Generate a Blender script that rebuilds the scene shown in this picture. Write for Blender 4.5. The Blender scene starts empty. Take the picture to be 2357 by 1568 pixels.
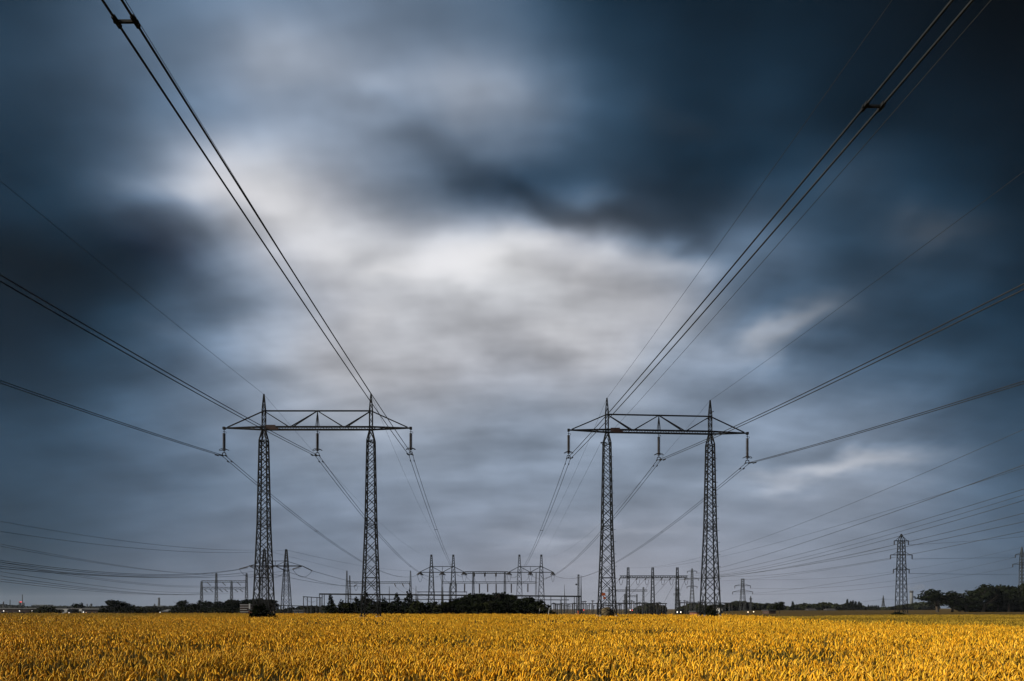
import bpy, math, random
import numpy as np
from mathutils import Vector, Matrix
R = math.radians
rnd = random.Random(11)
C = bpy.context.scene.collection
sc = bpy.context.scene

# ------------------------------------------------------------------ camera
# picture units: the photograph at 2357 x 1568; F is the focal length in those units
F, CX, HY, CZ = 1571.3, 1178.5, 1400.0, 1.9
cam = bpy.data.cameras.new("camera")
cam.lens, cam.sensor_width, cam.sensor_fit = 24.0, 36.0, 'HORIZONTAL'
cam.shift_y = (HY - 784.0) / 2357.0
cam.clip_start, cam.clip_end = 0.1, 20000
cam_o = bpy.data.objects.new("camera", cam)
cam_o.location = (0, 0, CZ)
cam_o.rotation_euler = (R(90), 0, 0)
C.objects.link(cam_o)
sc.camera = cam_o

def P(px, py, Y):
    return Vector(((px - CX) / F * Y, Y, CZ + (HY - py) / F * Y))

# ------------------------------------------------------------------ sky
SUN_EL, SUN_AZ = 25.0, 258.0
EXPOSURE = 0.75      # degrees; azimuth from +Y clockwise
LUM = np.array([
 [52, 82, 98,113,120,110, 90, 46, 34, 28, 19, 10,  6],
 [58, 86,110,138,140,128,114, 62, 40, 34, 27, 20, 12],
 [50, 76,104,130,136,126,120, 68, 44, 43, 33, 35, 22],
 [40, 72,140,180,152,116, 80, 76, 54, 49, 58, 46, 29],
 [26, 36, 68,160,184,182,186,158,106, 98, 64, 66, 34],
 [28, 38, 82,132,172,182,184,182,158, 92, 78, 58, 38],
 [42, 58, 88,138,174,174,168,168,140,118, 90, 72, 48],
 [58, 72,102,132,150,150,142,144,134,130,122, 92, 66],
 [62, 80,102,122,132,136,136,136,136,134,136,116, 82],
 [58, 76,100,116,124,130,136,142,140,136,130,114, 86],
 [78, 94,112,122,128,134,142,146,146,142,134,114, 88]], float)
BUMPS = [  # cloud masses: x, y, half-widths, tilt (deg, down = +), log brightness
 (661,462,80,40,25,.34),(440,420,70,30,10,.45),(700,560,60,40,20,.2),(560,380,110,50,25,.15),
 (640,110,80,60,0,.30),(872,180,60,24,0,.15),(812,212,80,22,8,-.22),(932,307,90,22,12,-.30),
 (1112,418,120,30,22,-.65),(1270,470,70,26,22,-.60),(1380,500,60,26,15,-.55),(1539,540,100,34,4,-.75),(1600,440,140,50,0,-.35),(1340,390,140,50,20,-.30),(1490,480,120,50,10,-.25),
 (1142,548,100,24,-6,.30),(1034,592,60,24,-12,.24),(926,628,80,22,-10,.34),(760,580,60,24,-20,.2),(1250,545,80,26,14,.28),(1390,612,70,26,10,.26),(1407,655,44,26,-30,.18),(1590,614,90,24,-6,.45),(1500,650,110,44,0,.22),
 (800,553,50,36,0,-.10),(1358,424,50,30,20,.55),(1569,290,80,36,30,.30),(1052,204,70,60,0,.34),(1180,240,80,60,10,.30),
 (391,545,100,44,12,-.75),(500,560,40,26,20,-.30),(300,640,110,40,0,-.35),(529,715,70,22,0,-.18),(854,733,50,26,0,.24),(600,782,70,34,15,.16),
 (1298,794,60,34,10,.26),(1383,842,50,26,0,.18),(1834,750,88,34,-32,.90),(2165,508,80,34,-20,.60),(1990,391,90,60,-30,.20),
 (1890,1095,120,28,-4,.52),(2030,1070,110,26,-6,.34),(1240,1240,90,14,-3,.16),(1980,1012,140,18,-6,-.22),(1760,900,110,26,-20,-.18),(1690,700,90,34,-40,-.25),(1760,600,120,40,-40,-.20),
 (1660,790,60,30,-30,.18),(1090,900,70,60,0,-.18),(1000,840,60,30,0,-.10),(760,905,90,40,30,.14),(2300,900,120,40,-15,-.20),
 (1940,850,120,40,-25,-.15),(2230,930,120,30,-15,-.2),(1500,1235,120,12,-3,.10),(1290,1300,60,10,0,.08),(300,760,110,30,20,.20),(160,700,110,50,10,-.30),
 (480,900,120,40,20,-.08),(290,430,60,30,20,.20),(120,230,120,60,20,-.15),(1700,180,150,60,-30,-.15),(2250,300,60,120,0,-.15)]
def cub(v, t):
    i = np.clip(np.floor(t).astype(int), 0, v.shape[0] - 2); f = t - i
    g = lambda k: v[np.clip(i + k, 0, v.shape[0] - 1)]
    a, b, c, d = g(-1), g(0), g(1), g(2)
    f = f.reshape((-1,) + (1,) * (v.ndim - 1))
    return b + .5 * f * (c - a + f * (2*a - 5*b + 4*c - d + f * (3*(b - c) + d - a)))
def sky_lum(px, py):
    px = min(max(px, -150), 2500); py = min(max(py, -150), 1400)
    row = cub(LUM, np.array([min(max(py / 140, 0), 10)]))[0]
    L = cub(row, np.array([min(max(px / 2357 * 12, 0), 12)]))[0]
    return max(L, 4)
def s2l(c):
    c = min(max(c, 0), 1)
    return c / 12.92 if c <= .04045 else ((c + .055) / 1.055) ** 2.4
TK = [(0,(.30,.95,1.6)),(25,(.42,1.0,1.46)),(60,(.66,1.0,1.31)),(90,(.79,1.0,1.23)),(125,(.88,1.0,1.155)),(170,(.985,1.0,1.045)),(210,(1.0,1.0,1.0)),(260,(1,1,1))]
def sky_col(px, py):
    L = sky_lum(px, py)
    t = [np.interp(L, [k[0] for k in TK], [k[1][j] for k in TK]) for j in range(3)]
    warm = min(1, max(0, (py - 1080) / 250)) * (1.6 if px < 700 else 1.0)           # the band near the horizon is a little more mauve
    t = [t[0] * (1 + .045*warm), t[1] * (1 - .008*warm), t[2] * (1 - .03*warm)]
    return [s2l(L * k / 255) for k in t]

world = bpy.data.worlds.new("World")
sc.world = world
world.use_nodes = True
nt = world.node_tree
nt.nodes.clear()
def N(tree, typ, **kw):
    n = tree.nodes.new(typ)
    for k, v in kw.items():
        setattr(n, k, v)
    return n
def L_(tree, a, b):
    tree.links.new(a, b)
def vmath(tree, op, a=None, b=None, c=None):
    n = N(tree, 'ShaderNodeVectorMath', operation=op)
    for i, s in enumerate((a, b, c)):
        if s is None: continue
        if isinstance(s, (tuple, float, int)): n.inputs[i].default_value = s if isinstance(s, tuple) else (s, s, s)
        else: L_(tree, s, n.inputs[i])
    return n.outputs['Value'] if op in ('LENGTH', 'DOT_PRODUCT') else n.outputs[0]
def fmath(tree, op, a, b=None, clamp=False):
    n = N(tree, 'ShaderNodeMath', operation=op, use_clamp=clamp)
    for i, s in enumerate((a, b)):
        if s is None: continue
        if isinstance(s, (float, int)): n.inputs[i].default_value = s
        else: L_(tree, s, n.inputs[i])
    return n.outputs[0]
tc = N(nt, 'ShaderNodeTexCoord')
D = vmath(nt, 'NORMALIZE', tc.outputs['Generated'])
sx0 = N(nt, 'ShaderNodeSeparateXYZ'); L_(nt, D, sx0.inputs[0])
# cloud-deck coordinates: where the view ray meets a flat cloud layer (clouds drifted along the line of sight)
zz = fmath(nt, 'ADD', fmath(nt, 'MAXIMUM', sx0.outputs[2], 0.0), 0.30)
cx_ = N(nt, 'ShaderNodeCombineXYZ')
L_(nt, fmath(nt, 'DIVIDE', sx0.outputs[0], zz), cx_.inputs[0])
L_(nt, fmath(nt, 'MULTIPLY', fmath(nt, 'DIVIDE', sx0.outputs[1], zz), 0.85), cx_.inputs[1])
def noise(vec, scale, detail, rough=.5):
    n = N(nt, 'ShaderNodeTexNoise'); n.inputs['Scale'].default_value = scale
    n.inputs['Detail'].default_value = detail; n.inputs['Roughness'].default_value = rough
    L_(nt, vec, n.inputs['Vector']); return n
n1 = noise(cx_.outputs[0], 2.6, 3.0)
warp = vmath(nt, 'MULTIPLY', vmath(nt, 'SUBTRACT', n1.outputs['Color'], 0.5), (0.08, 0.0, 0.06))
Dw = vmath(nt, 'ADD', D, warp)
sx1 = N(nt, 'ShaderNodeSeparateXYZ'); L_(nt, Dw, sx1.inputs[0])
hyp = fmath(nt, 'SQRT', fmath(nt, 'ADD', fmath(nt, 'MULTIPLY', sx1.outputs[0], sx1.outputs[0]),
                              fmath(nt, 'MULTIPLY', sx1.outputs[1], sx1.outputs[1])))
su = fmath(nt, 'ADD', fmath(nt, 'MULTIPLY', fmath(nt, 'DIVIDE', sx1.outputs[0], hyp), .5), .5, True)
sz = fmath(nt, 'MAXIMUM', sx1.outputs[2], 0.0)
S_ = [-1, -.8] + [round(-.66 + .055 * i, 4) for i in range(25)] + [.8, 1]
Z_ = [round(.036 * i, 4) for i in range(21)] + [.85, 1.0]
G = np.zeros((len(Z_), len(S_), 3))
for j, z in enumerate(Z_):
    for i, s in enumerate(S_):
        y = max(math.sqrt(max(1 - s*s, .0)), .3) * math.sqrt(max(1 - z*z, .04))
        G[j, i] = sky_col(CX + F * s * math.sqrt(max(1 - z*z, .04)) / y, HY - F * z / y)
def unblur(G, axis):       # undo the smoothing of the spline so that it passes through the knots
    H = G.copy()
    for _ in range(4):
        B = (np.roll(H, 1, axis) + 4*H + np.roll(H, -1, axis)) / 6
        E = G - B
        sl = [slice(None)] * 3; sl[axis] = [0, -1]; E[tuple(sl)] = 0
        H = H + .8 * E
    return np.clip(H, .0008, 1)
G = unblur(unblur(G, 0), 1)
def ramp(pos, cols, fac):
    r = N(nt, 'ShaderNodeValToRGB'); cr = r.color_ramp; cr.interpolation = 'B_SPLINE'
    while len(cr.elements) < len(pos): cr.elements.new(0.5)
    for e, p in zip(cr.elements, pos): e.position = p
    for e, p, c in zip(cr.elements, pos, cols):
        e.color = (c[0], c[1], c[2], 1)
    L_(nt, fac, r.inputs[0]); return r.outputs[0]
acc = None
for j in range(len(Z_)):
    rc = ramp([(s + 1) / 2 for s in S_], G[j], su)
    w = ramp(Z_, [(1, 1, 1) if k == j else (0, 0, 0) for k in range(len(Z_))], sz)
    acc = vmath(nt, 'MULTIPLY', rc, w) if acc is None else vmath(nt, 'MULTIPLY_ADD', rc, w, acc)
# single cloud masses, each a soft ellipse of directions; streak noise frays their edges
yp = fmath(nt, 'MAXIMUM', fmath(nt, 'ABSOLUTE', sx1.outputs[1]), .2)
nF = noise(cx_.outputs[0], 5.5, 3.0)
frx = vmath(nt, 'MULTIPLY', vmath(nt, 'SUBTRACT', nF.outputs['Color'], .5), (.17, .12, 0.0))
cuv = N(nt, 'ShaderNodeCombineXYZ')
L_(nt, fmath(nt, 'DIVIDE', sx1.outputs[0], yp), cuv.inputs[0]); L_(nt, fmath(nt, 'DIVIDE', sx1.outputs[2], yp), cuv.inputs[1])
uv = vmath(nt, 'ADD', cuv.outputs[0], frx)
bsum = None
for x, y, bx, by, an, am in BUMPS:
    mp = N(nt, 'ShaderNodeMapping', vector_type='TEXTURE')
    mp.inputs['Location'].default_value = ((x - CX) / F, (HY - y) / F, 0)
    mp.inputs['Rotation'].default_value = (0, 0, R(-an)); mp.inputs['Scale'].default_value = (bx / F, by / F, 1)
    L_(nt, uv, mp.inputs[0])
    e = fmath(nt, 'EXPONENT', fmath(nt, 'MULTIPLY', vmath(nt, 'DOT_PRODUCT', mp.outputs[0], mp.outputs[0]), -.5))
    n = N(nt, 'ShaderNodeMath', operation='MULTIPLY_ADD'); L_(nt, e, n.inputs[0]); n.inputs[1].default_value = am
    if bsum is None: n.inputs[2].default_value = 0
    else: L_(nt, bsum, n.inputs[2])
    bsum = n.outputs[0]
n2 = noise(cx_.outputs[0], 3.6, 4.0, .5)
n3 = noise(D, 7.0, 3.0)
amp = fmath(nt, 'ADD', fmath(nt, 'MULTIPLY', fmath(nt, 'MINIMUM', sx0.outputs[2], .35), 3.2), .06)   # thicker, smoother deck towards the horizon
mod = fmath(nt, 'EXPONENT', fmath(nt, 'ADD', bsum, fmath(nt, 'ADD', fmath(nt, 'MULTIPLY', fmath(nt, 'SUBTRACT', n2.outputs[0], .5), fmath(nt, 'MULTIPLY', amp, 1.35)),
                             fmath(nt, 'MULTIPLY', fmath(nt, 'SUBTRACT', n3.outputs[0], .5), .4))))
# finer wisps, drawn out along the drift of the clouds
mpw = N(nt, 'ShaderNodeMapping'); mpw.inputs['Rotation'].default_value = (0, 0, R(24)); mpw.inputs['Scale'].default_value = (3.2, 9.5, 1)
L_(nt, cx_.outputs[0], mpw.inputs[0])
n4 = noise(mpw.outputs[0], 1.0, 3.0, .45)
wisp = fmath(nt, 'EXPONENT', fmath(nt, 'MULTIPLY', fmath(nt, 'SUBTRACT', n4.outputs[0], .5), fmath(nt, 'MULTIPLY', amp, 1.25)))
cloud = vmath(nt, 'MULTIPLY', acc, fmath(nt, 'MULTIPLY', mod, wisp))
lum = vmath(nt, 'DOT_PRODUCT', cloud, (.3, .6, .1))
whiten = fmath(nt, 'MINIMUM', fmath(nt, 'MAXIMUM', fmath(nt, 'MULTIPLY', bsum, .8), 0.0), .6)     # thin lit cloud is greyer than the deck
mxc = N(nt, 'ShaderNodeMix', data_type='RGBA'); L_(nt, whiten, mxc.inputs[0]); L_(nt, cloud, mxc.inputs[6])
cg = N(nt, 'ShaderNodeCombineXYZ')
for i_, k_ in enumerate((1.025, 1.0, 1.0)): L_(nt, fmath(nt, 'MULTIPLY', lum, k_), cg.inputs[i_])
L_(nt, cg.outputs[0], mxc.inputs[7])
# the brightest cloud stays just short of white
soft = fmath(nt, 'POWER', fmath(nt, 'ADD', fmath(nt, 'POWER', fmath(nt, 'DIVIDE', lum, .80), 3.0), 1.0), -1 / 3)
cloud_v = vmath(nt, 'SCALE', mxc.outputs[2])
L_(nt, soft, cloud_v.node.inputs['Scale'])
sky = N(nt, 'ShaderNodeTexSky', sky_type='NISHITA', sun_disc=False)
sky.sun_elevation, sky.sun_rotation = R(SUN_EL), R(SUN_AZ)
sky.dust_density = 3.0
bg1 = N(nt, 'ShaderNodeBackground'); L_(nt, sky.outputs[0], bg1.inputs[0]); bg1.inputs[1].default_value = 0.05
bg2 = N(nt, 'ShaderNodeBackground'); L_(nt, cloud_v, bg2.inputs[0]); bg2.inputs[1].default_value = 1.12 * 2 ** -EXPOSURE
mixs = N(nt, 'ShaderNodeMixShader'); mixs.inputs[0].default_value = 0.985      # an almost closed cloud deck in front of the clear sky
L_(nt, bg1.outputs[0], mixs.inputs[1]); L_(nt, bg2.outputs[0], mixs.inputs[2])
wo = N(nt, 'ShaderNodeOutputWorld'); L_(nt, mixs.outputs[0], wo.inputs[0])

# ------------------------------------------------------------------ sun (veiled, low over the left side of the field)
sun = bpy.data.lights.new("sun", 'SUN')
sun.energy, sun.angle, sun.color = 4.4, R(6), (1.0, .89, .72)
sun_o = bpy.data.objects.new("sun", sun)
d = Vector((math.sin(R(SUN_AZ)) * math.cos(R(SUN_EL)), math.cos(R(SUN_AZ)) * math.cos(R(SUN_EL)), math.sin(R(SUN_EL))))
sun_o.rotation_euler = (-d).to_track_quat('-Z', 'Y').to_euler()
sun_o.location = d * 200
C.objects.link(sun_o)
vs = sc.view_settings
sc.display_settings.display_device = 'sRGB'
vs.view_transform, vs.look, vs.exposure, vs.gamma, vs.use_curve_mapping = 'Standard', 'None', EXPOSURE, 1, False

# ------------------------------------------------------------------ materials
def mat(name, col, rough=.8, metal=0.0, var=.25, scale=1.5, emit=None, estr=0, bump=0, spec=.3):
    m = bpy.data.materials.new(name); m.use_nodes = True
    t = m.node_tree; b = t.nodes['Principled BSDF']
    b.inputs['Roughness'].default_value = rough; b.inputs['Metallic'].default_value = metal
    b.inputs['Specular IOR Level'].default_value = spec
    tx = N(t, 'ShaderNodeTexCoord'); nz = N(t, 'ShaderNodeTexNoise')
    nz.inputs['Scale'].default_value = scale; nz.inputs['Detail'].default_value = 4
    L_(t, tx.outputs['Object'], nz.inputs['Vector'])
    cr = N(t, 'ShaderNodeValToRGB')
    cr.color_ramp.elements[0].position = .3; cr.color_ramp.elements[1].position = .7
    cr.color_ramp.elements[0].color = (*[c * (1 - var) for c in col], 1)
    cr.color_ramp.elements[1].color = (*[c * (1 + var) for c in col], 1)
    L_(t, nz.outputs[0], cr.inputs[0]); L_(t, cr.outputs[0], b.inputs['Base Color'])
    if emit:
        b.inputs['Emission Color'].default_value = (*emit, 1); b.inputs['Emission Strength'].default_value = estr
    if bump:
        bn = N(t, 'ShaderNodeBump'); bn.inputs['Strength'].default_value = bump
        L_(t, nz.outputs[0], bn.inputs['Height']); L_(t, bn.outputs[0], b.inputs['Normal'])
    return m
M = dict(
 steel=mat('weathered_steel', (.008,.0095,.011), .75, .0, .3, 2.0, spec=.15),
 steel_far=mat('grey_galvanised_steel', (.035,.04,.045), .75, .0, .25, .7, spec=.15),
 cable=mat('dark_conductor', (.018,.02,.023), .7, 0, .2, .5, spec=.1),
 cable_grey=mat('grey_conductor', (.04,.046,.055), .7, 0, .2, .5, spec=.1),
 ins=mat('brown_glazed_porcelain', (.022,.018,.018), .45, 0, .3, 3, spec=.3),
 concrete=mat('concrete', (.14,.13,.12), .9, 0, .25, 1.2, bump=.2),
 bark=mat('bark', (.03,.024,.018), .95, 0, .3, 4),
 plate=mat('red_brown_plate', (.022,.008,.007), .7, 0, .2, 2),
 orange=mat('orange_plate', (.30,.07,.02), .7, 0, .2, 2),
 wall_dark=mat('dark_brick_wall', (.045,.028,.024), .9, 0, .3, .4),
 wall_brick=mat('red_brick', (.12,.05,.035), .9, 0, .25, .6),
 wall_pale=mat('pale_render_wall', (.22,.23,.24), .9, 0, .2, .3),
 wall_grey=mat('grey_cladding', (.09,.10,.115), .85, 0, .2, .15),
 roof=mat('grey_sheet_roof', (.10,.11,.125), .7, 0, .2, .3),
 roof_dark=mat('dark_roof', (.03,.03,.034), .8, 0, .2, .3),
 white=mat('white_paint', (.35,.37,.39), .6, 0, .1, 1),
 glass=mat('dark_glass', (.02,.025,.03), .2, 0, .2, 1),
 tyre=mat('rubber', (.015,.015,.015), .9, 0, .2, 3),
 lamp_warm=mat('warm_lamp', (.5,.4,.3), .5, 0, .1, 1, (1,.72,.45), 1.4),
 lamp_white=mat('white_lamp', (.5,.5,.5), .5, 0, .1, 1, (1,.90,.80), 1.4),
 lamp_red=mat('red_lamp', (.4,.05,.05), .5, 0, .1, 1, (1,.07,.06), 1.2),
 lit_window=mat('lit_window', (.4,.3,.2), .5, 0, .2, .3, (1,.5,.28), .9),
 leaf_a=mat('dark_green_foliage', (.008,.011,.006), .9, 0, .45, .35, spec=.0),
 leaf_b=mat('olive_foliage', (.015,.018,.009), .9, 0, .45, .35, spec=.0),
 leaf_c=mat('conifer_needles', (.009,.013,.009), .9, 0, .4, .5, spec=.0),
 mound=mat('mossy_earth', (.07,.055,.03), .95, 0, .4, 2, bump=.5),
)

# ------------------------------------------------------------------ mesh builder
class MB:
    def __init__(s): s.v, s.f = [], []
    def bar(s, p, q, t, t2=None):
        p, q = Vector(p), Vector(q); a = q - p
        if a.length < 1e-6: return s
        a.normalize()
        u = a.cross(Vector((0, 0, 1)) if abs(a.z) < .9 else Vector((0, 1, 0))).normalized(); w = a.cross(u)
        t2 = t if t2 is None else t2; b = len(s.v)
        for e, h in ((p, t / 2), (q, t2 / 2)):
            for i, j in ((-1,-1),(1,-1),(1,1),(-1,1)): s.v.append(e + u*i*h + w*j*h)
        s.f += [(b,b+1,b+5,b+4),(b+1,b+2,b+6,b+5),(b+2,b+3,b+7,b+6),(b+3,b,b+4,b+7),(b+3,b+2,b+1,b),(b+4,b+5,b+6,b+7)]
        return s
    def box(s, c, size):
        b = len(s.v); c = Vector(c); x, y, z = (k / 2 for k in size)
        for k in (-1, 1):
            for i, j in ((-1,-1),(1,-1),(1,1),(-1,1)): s.v.append(c + Vector((i*x, j*y, k*z)))
        s.f += [(b,b+1,b+5,b+4),(b+1,b+2,b+6,b+5),(b+2,b+3,b+7,b+6),(b+3,b,b+4,b+7),(b+3,b+2,b+1,b),(b+4,b+5,b+6,b+7)]
        return s
    def tube(s, pts, r, n=6, closed=False):
        pts = [Vector(p) for p in pts]; b = len(s.v); m = len(pts)
        rs = r if isinstance(r, (list, tuple)) else [r] * m
        for i, p in enumerate(pts):
            a = (pts[(i+1) % m] - pts[i-1]) if closed else (pts[min(i+1, m-1)] - pts[max(i-1, 0)])
            a.normalize()
            u = a.cross(Vector((0, 0, 1)) if abs(a.z) < .95 else Vector((0, 1, 0))).normalized(); w = a.cross(u)
            for k in range(n):
                an = 2 * math.pi * k / n
                s.v.append(p + (u * math.cos(an) + w * math.sin(an)) * rs[i])
        for i in range(m if closed else m - 1):
            for k in range(n):
                i2 = (i + 1) % m
                s.f.append((b + i*n + k, b + i*n + (k+1) % n, b + i2*n + (k+1) % n, b + i2*n + k))
        if not closed:
            s.f.append(tuple(b + k for k in range(n))[::-1]); s.f.append(tuple(b + (m-1)*n + k for k in range(n)))
        return s
    def lathe(s, c, prof, n=12):        # prof: (r, z) from the bottom up
        return s.tube([Vector(c) + Vector((0, 0, z)) for r, z in prof], [max(r, .001) for r, z in prof], n)
    def ball(s, c, r, n=10):
        return s.lathe(c, [(r * math.sin(math.pi * i / 8), -r * math.cos(math.pi * i / 8)) for i in range(9)], n)
    def lattice(s, cx, cy, prof, leg, brace, ratio=.85, xb=True, ring=True, rot=0.0):
        ca, sa = math.cos(rot), math.sin(rot)
        def cn(z, w, k):
            i, j = ((-1,-1),(1,-1),(1,1),(-1,1))[k % 4]
            x, y = i * w / 2, j * w / 2
            return Vector((cx + x*ca - y*sa, cy + x*sa + y*ca, z))
        zig = 0
        for (z0, w0), (z1, w1) in zip(prof, prof[1:]):
            for k in range(4): s.bar(cn(z0, w0, k), cn(z1, w1, k), leg)
            z = z0
            lv = [z0]
            while True:
                w = w0 + (w1 - w0) * (lv[-1] - z0) / (z1 - z0)
                nz = lv[-1] + max(w, .25) * ratio
                if nz > z1 - .3 * max(w, .25) * ratio: lv.append(z1); break
                lv.append(nz)
            for a, b in zip(lv, lv[1:]):
                wa = w0 + (w1 - w0) * (a - z0) / (z1 - z0); wb = w0 + (w1 - w0) * (b - z0) / (z1 - z0)
                for k in range(4):
                    if xb or (zig + k) % 2 == 0: s.bar(cn(a, wa, k), cn(b, wb, k + 1), brace)
                    if xb or (zig + k) % 2 == 1: s.bar(cn(a, wa, k + 1), cn(b, wb, k), brace)
                zig += 1
            if ring:
                for k in range(4): s.bar(cn(z1, w1, k), cn(z1, w1, k + 1), brace)
        return s
    def build(s, name, m, parent=None, smooth=False, at=None):
        off = Vector(at) if at is not None else Vector((0, 0, 0))
        q = parent
        base = Vector((0, 0, 0))
        while q is not None: base = base + Vector(q.location); q = q.parent
        me = bpy.data.meshes.new(name)
        me.from_pydata([tuple(v - base - off) for v in s.v], [], s.f); me.update()
        if smooth: me.polygons.foreach_set('use_smooth', [True] * len(me.polygons))
        me.materials.append(M[m] if isinstance(m, str) else m)
        o = bpy.data.objects.new(name, me); C.objects.link(o); o.location = off
        if parent is not None: o.parent = parent
        return o
def tag(o, label=None, cat=None, group=None, kind=None):
    for k, v in (('label', label), ('category', cat), ('group', group), ('kind', kind)):
        if v: o[k] = v
    return o
def thing(name, loc, label, cat, group=None):
    o = bpy.data.objects.new(name, None); o.empty_display_size = .5
    C.objects.link(o); o.location = loc
    return tag(o, label, cat, group)
def dup(o, loc, label=None, scale=None, rz=None, group=None):
    r = o.copy(); C.objects.link(r); r.location = loc
    if label: r['label'] = label
    if group: r['group'] = group
    if scale: r.scale = scale
    if rz is not None: r.rotation_euler = (0, 0, rz)
    for ch in list(o.children):
        c = ch.copy(); C.objects.link(c); c.parent = r
        for g in list(ch.children):
            d2 = g.copy(); C.objects.link(d2); d2.parent = c
    return r

def sstep(a, b, x):
    t = min(max((x - a) / (b - a), 0), 1); return t * t * (3 - 2 * t)
def gz(X, Y):          # lie of the land: level field, then a shallow dip towards the town on the left and in the middle
    side = X / max(Y, 30)
    return -4.5 * sstep(145, 420, Y) * (1 - sstep(.20, .34, side)) - 6 * sstep(800, 2500, Y) * sstep(.2, .34, side) * 0

# ------------------------------------------------------------------ ground: one sheet out to the horizon
def gmat():
    m = bpy.data.materials.new('field_soil_and_grass'); m.use_nodes = True
    t = m.node_tree; b = t.nodes['Principled BSDF']; b.inputs['Roughness'].default_value = .95
    b.inputs['Specular IOR Level'].default_value = .05
    tx = N(t, 'ShaderNodeTexCoord')
    mp = N(t, 'ShaderNodeMapping'); mp.inputs['Scale'].default_value = (.006, .03, .03)
    L_(t, tx.outputs['Object'], mp.inputs[0])
    n1 = N(t, 'ShaderNodeTexNoise'); n1.inputs['Scale'].default_value = 1.0; n1.inputs['Detail'].default_value = 5
    L_(t, mp.outputs[0], n1.inputs['Vector'])
    n2 = N(t, 'ShaderNodeTexNoise'); n2.inputs['Scale'].default_value = .6; n2.inputs['Detail'].default_value = 6
    L_(t, tx.outputs['Object'], n2.inputs['Vector'])
    cr = N(t, 'ShaderNodeValToRGB'); e = cr.color_ramp.elements
    e[0].position, e[0].color = .30, (.028, .026, .010, 1); e[1].position, e[1].color = .66, (.14, .085, .018, 1)
    x = e.new(.47); x.color = (.075, .052, .014, 1)
    L_(t, n1.outputs[0], cr.inputs[0])
    mx = N(t, 'ShaderNodeMix', data_type='RGBA', blend_type='MULTIPLY'); mx.inputs[0].default_value = .5
    L_(t, cr.outputs[0], mx.inputs[6]); L_(t, n2.outputs[0], mx.inputs[7])
    L_(t, mx.outputs[2], b.inputs['Base Color'])
    return m
ys = np.concatenate([np.linspace(-150, 140, 12), np.linspace(160, 460, 24), np.geomspace(500, 4000, 26)])
us = np.concatenate([np.linspace(-1.2, -.85, 4), np.linspace(-.8, .8, 65), np.linspace(.85, 1.2, 4)])
gv, gf = [], []
for y in ys:
    for u in us:
        x = u * max(abs(y), 220)
        gv.append((x, y, gz(x, y)))
nu = len(us)
for j in range(len(ys) - 1):
    for i in range(nu - 1): gf.append((j*nu+i, j*nu+i+1, (j+1)*nu+i+1, (j+1)*nu+i))
gm = bpy.data.meshes.new('ground'); gm.from_pydata(gv, [], gf); gm.polygons.foreach_set('use_smooth', [True] * len(gf))
gm.materials.append(gmat())
g_o = bpy.data.objects.new('ground', gm); C.objects.link(g_o)
tag(g_o, 'brown and olive farmland stretching level to the horizon', 'ground', kind='structure')

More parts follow.
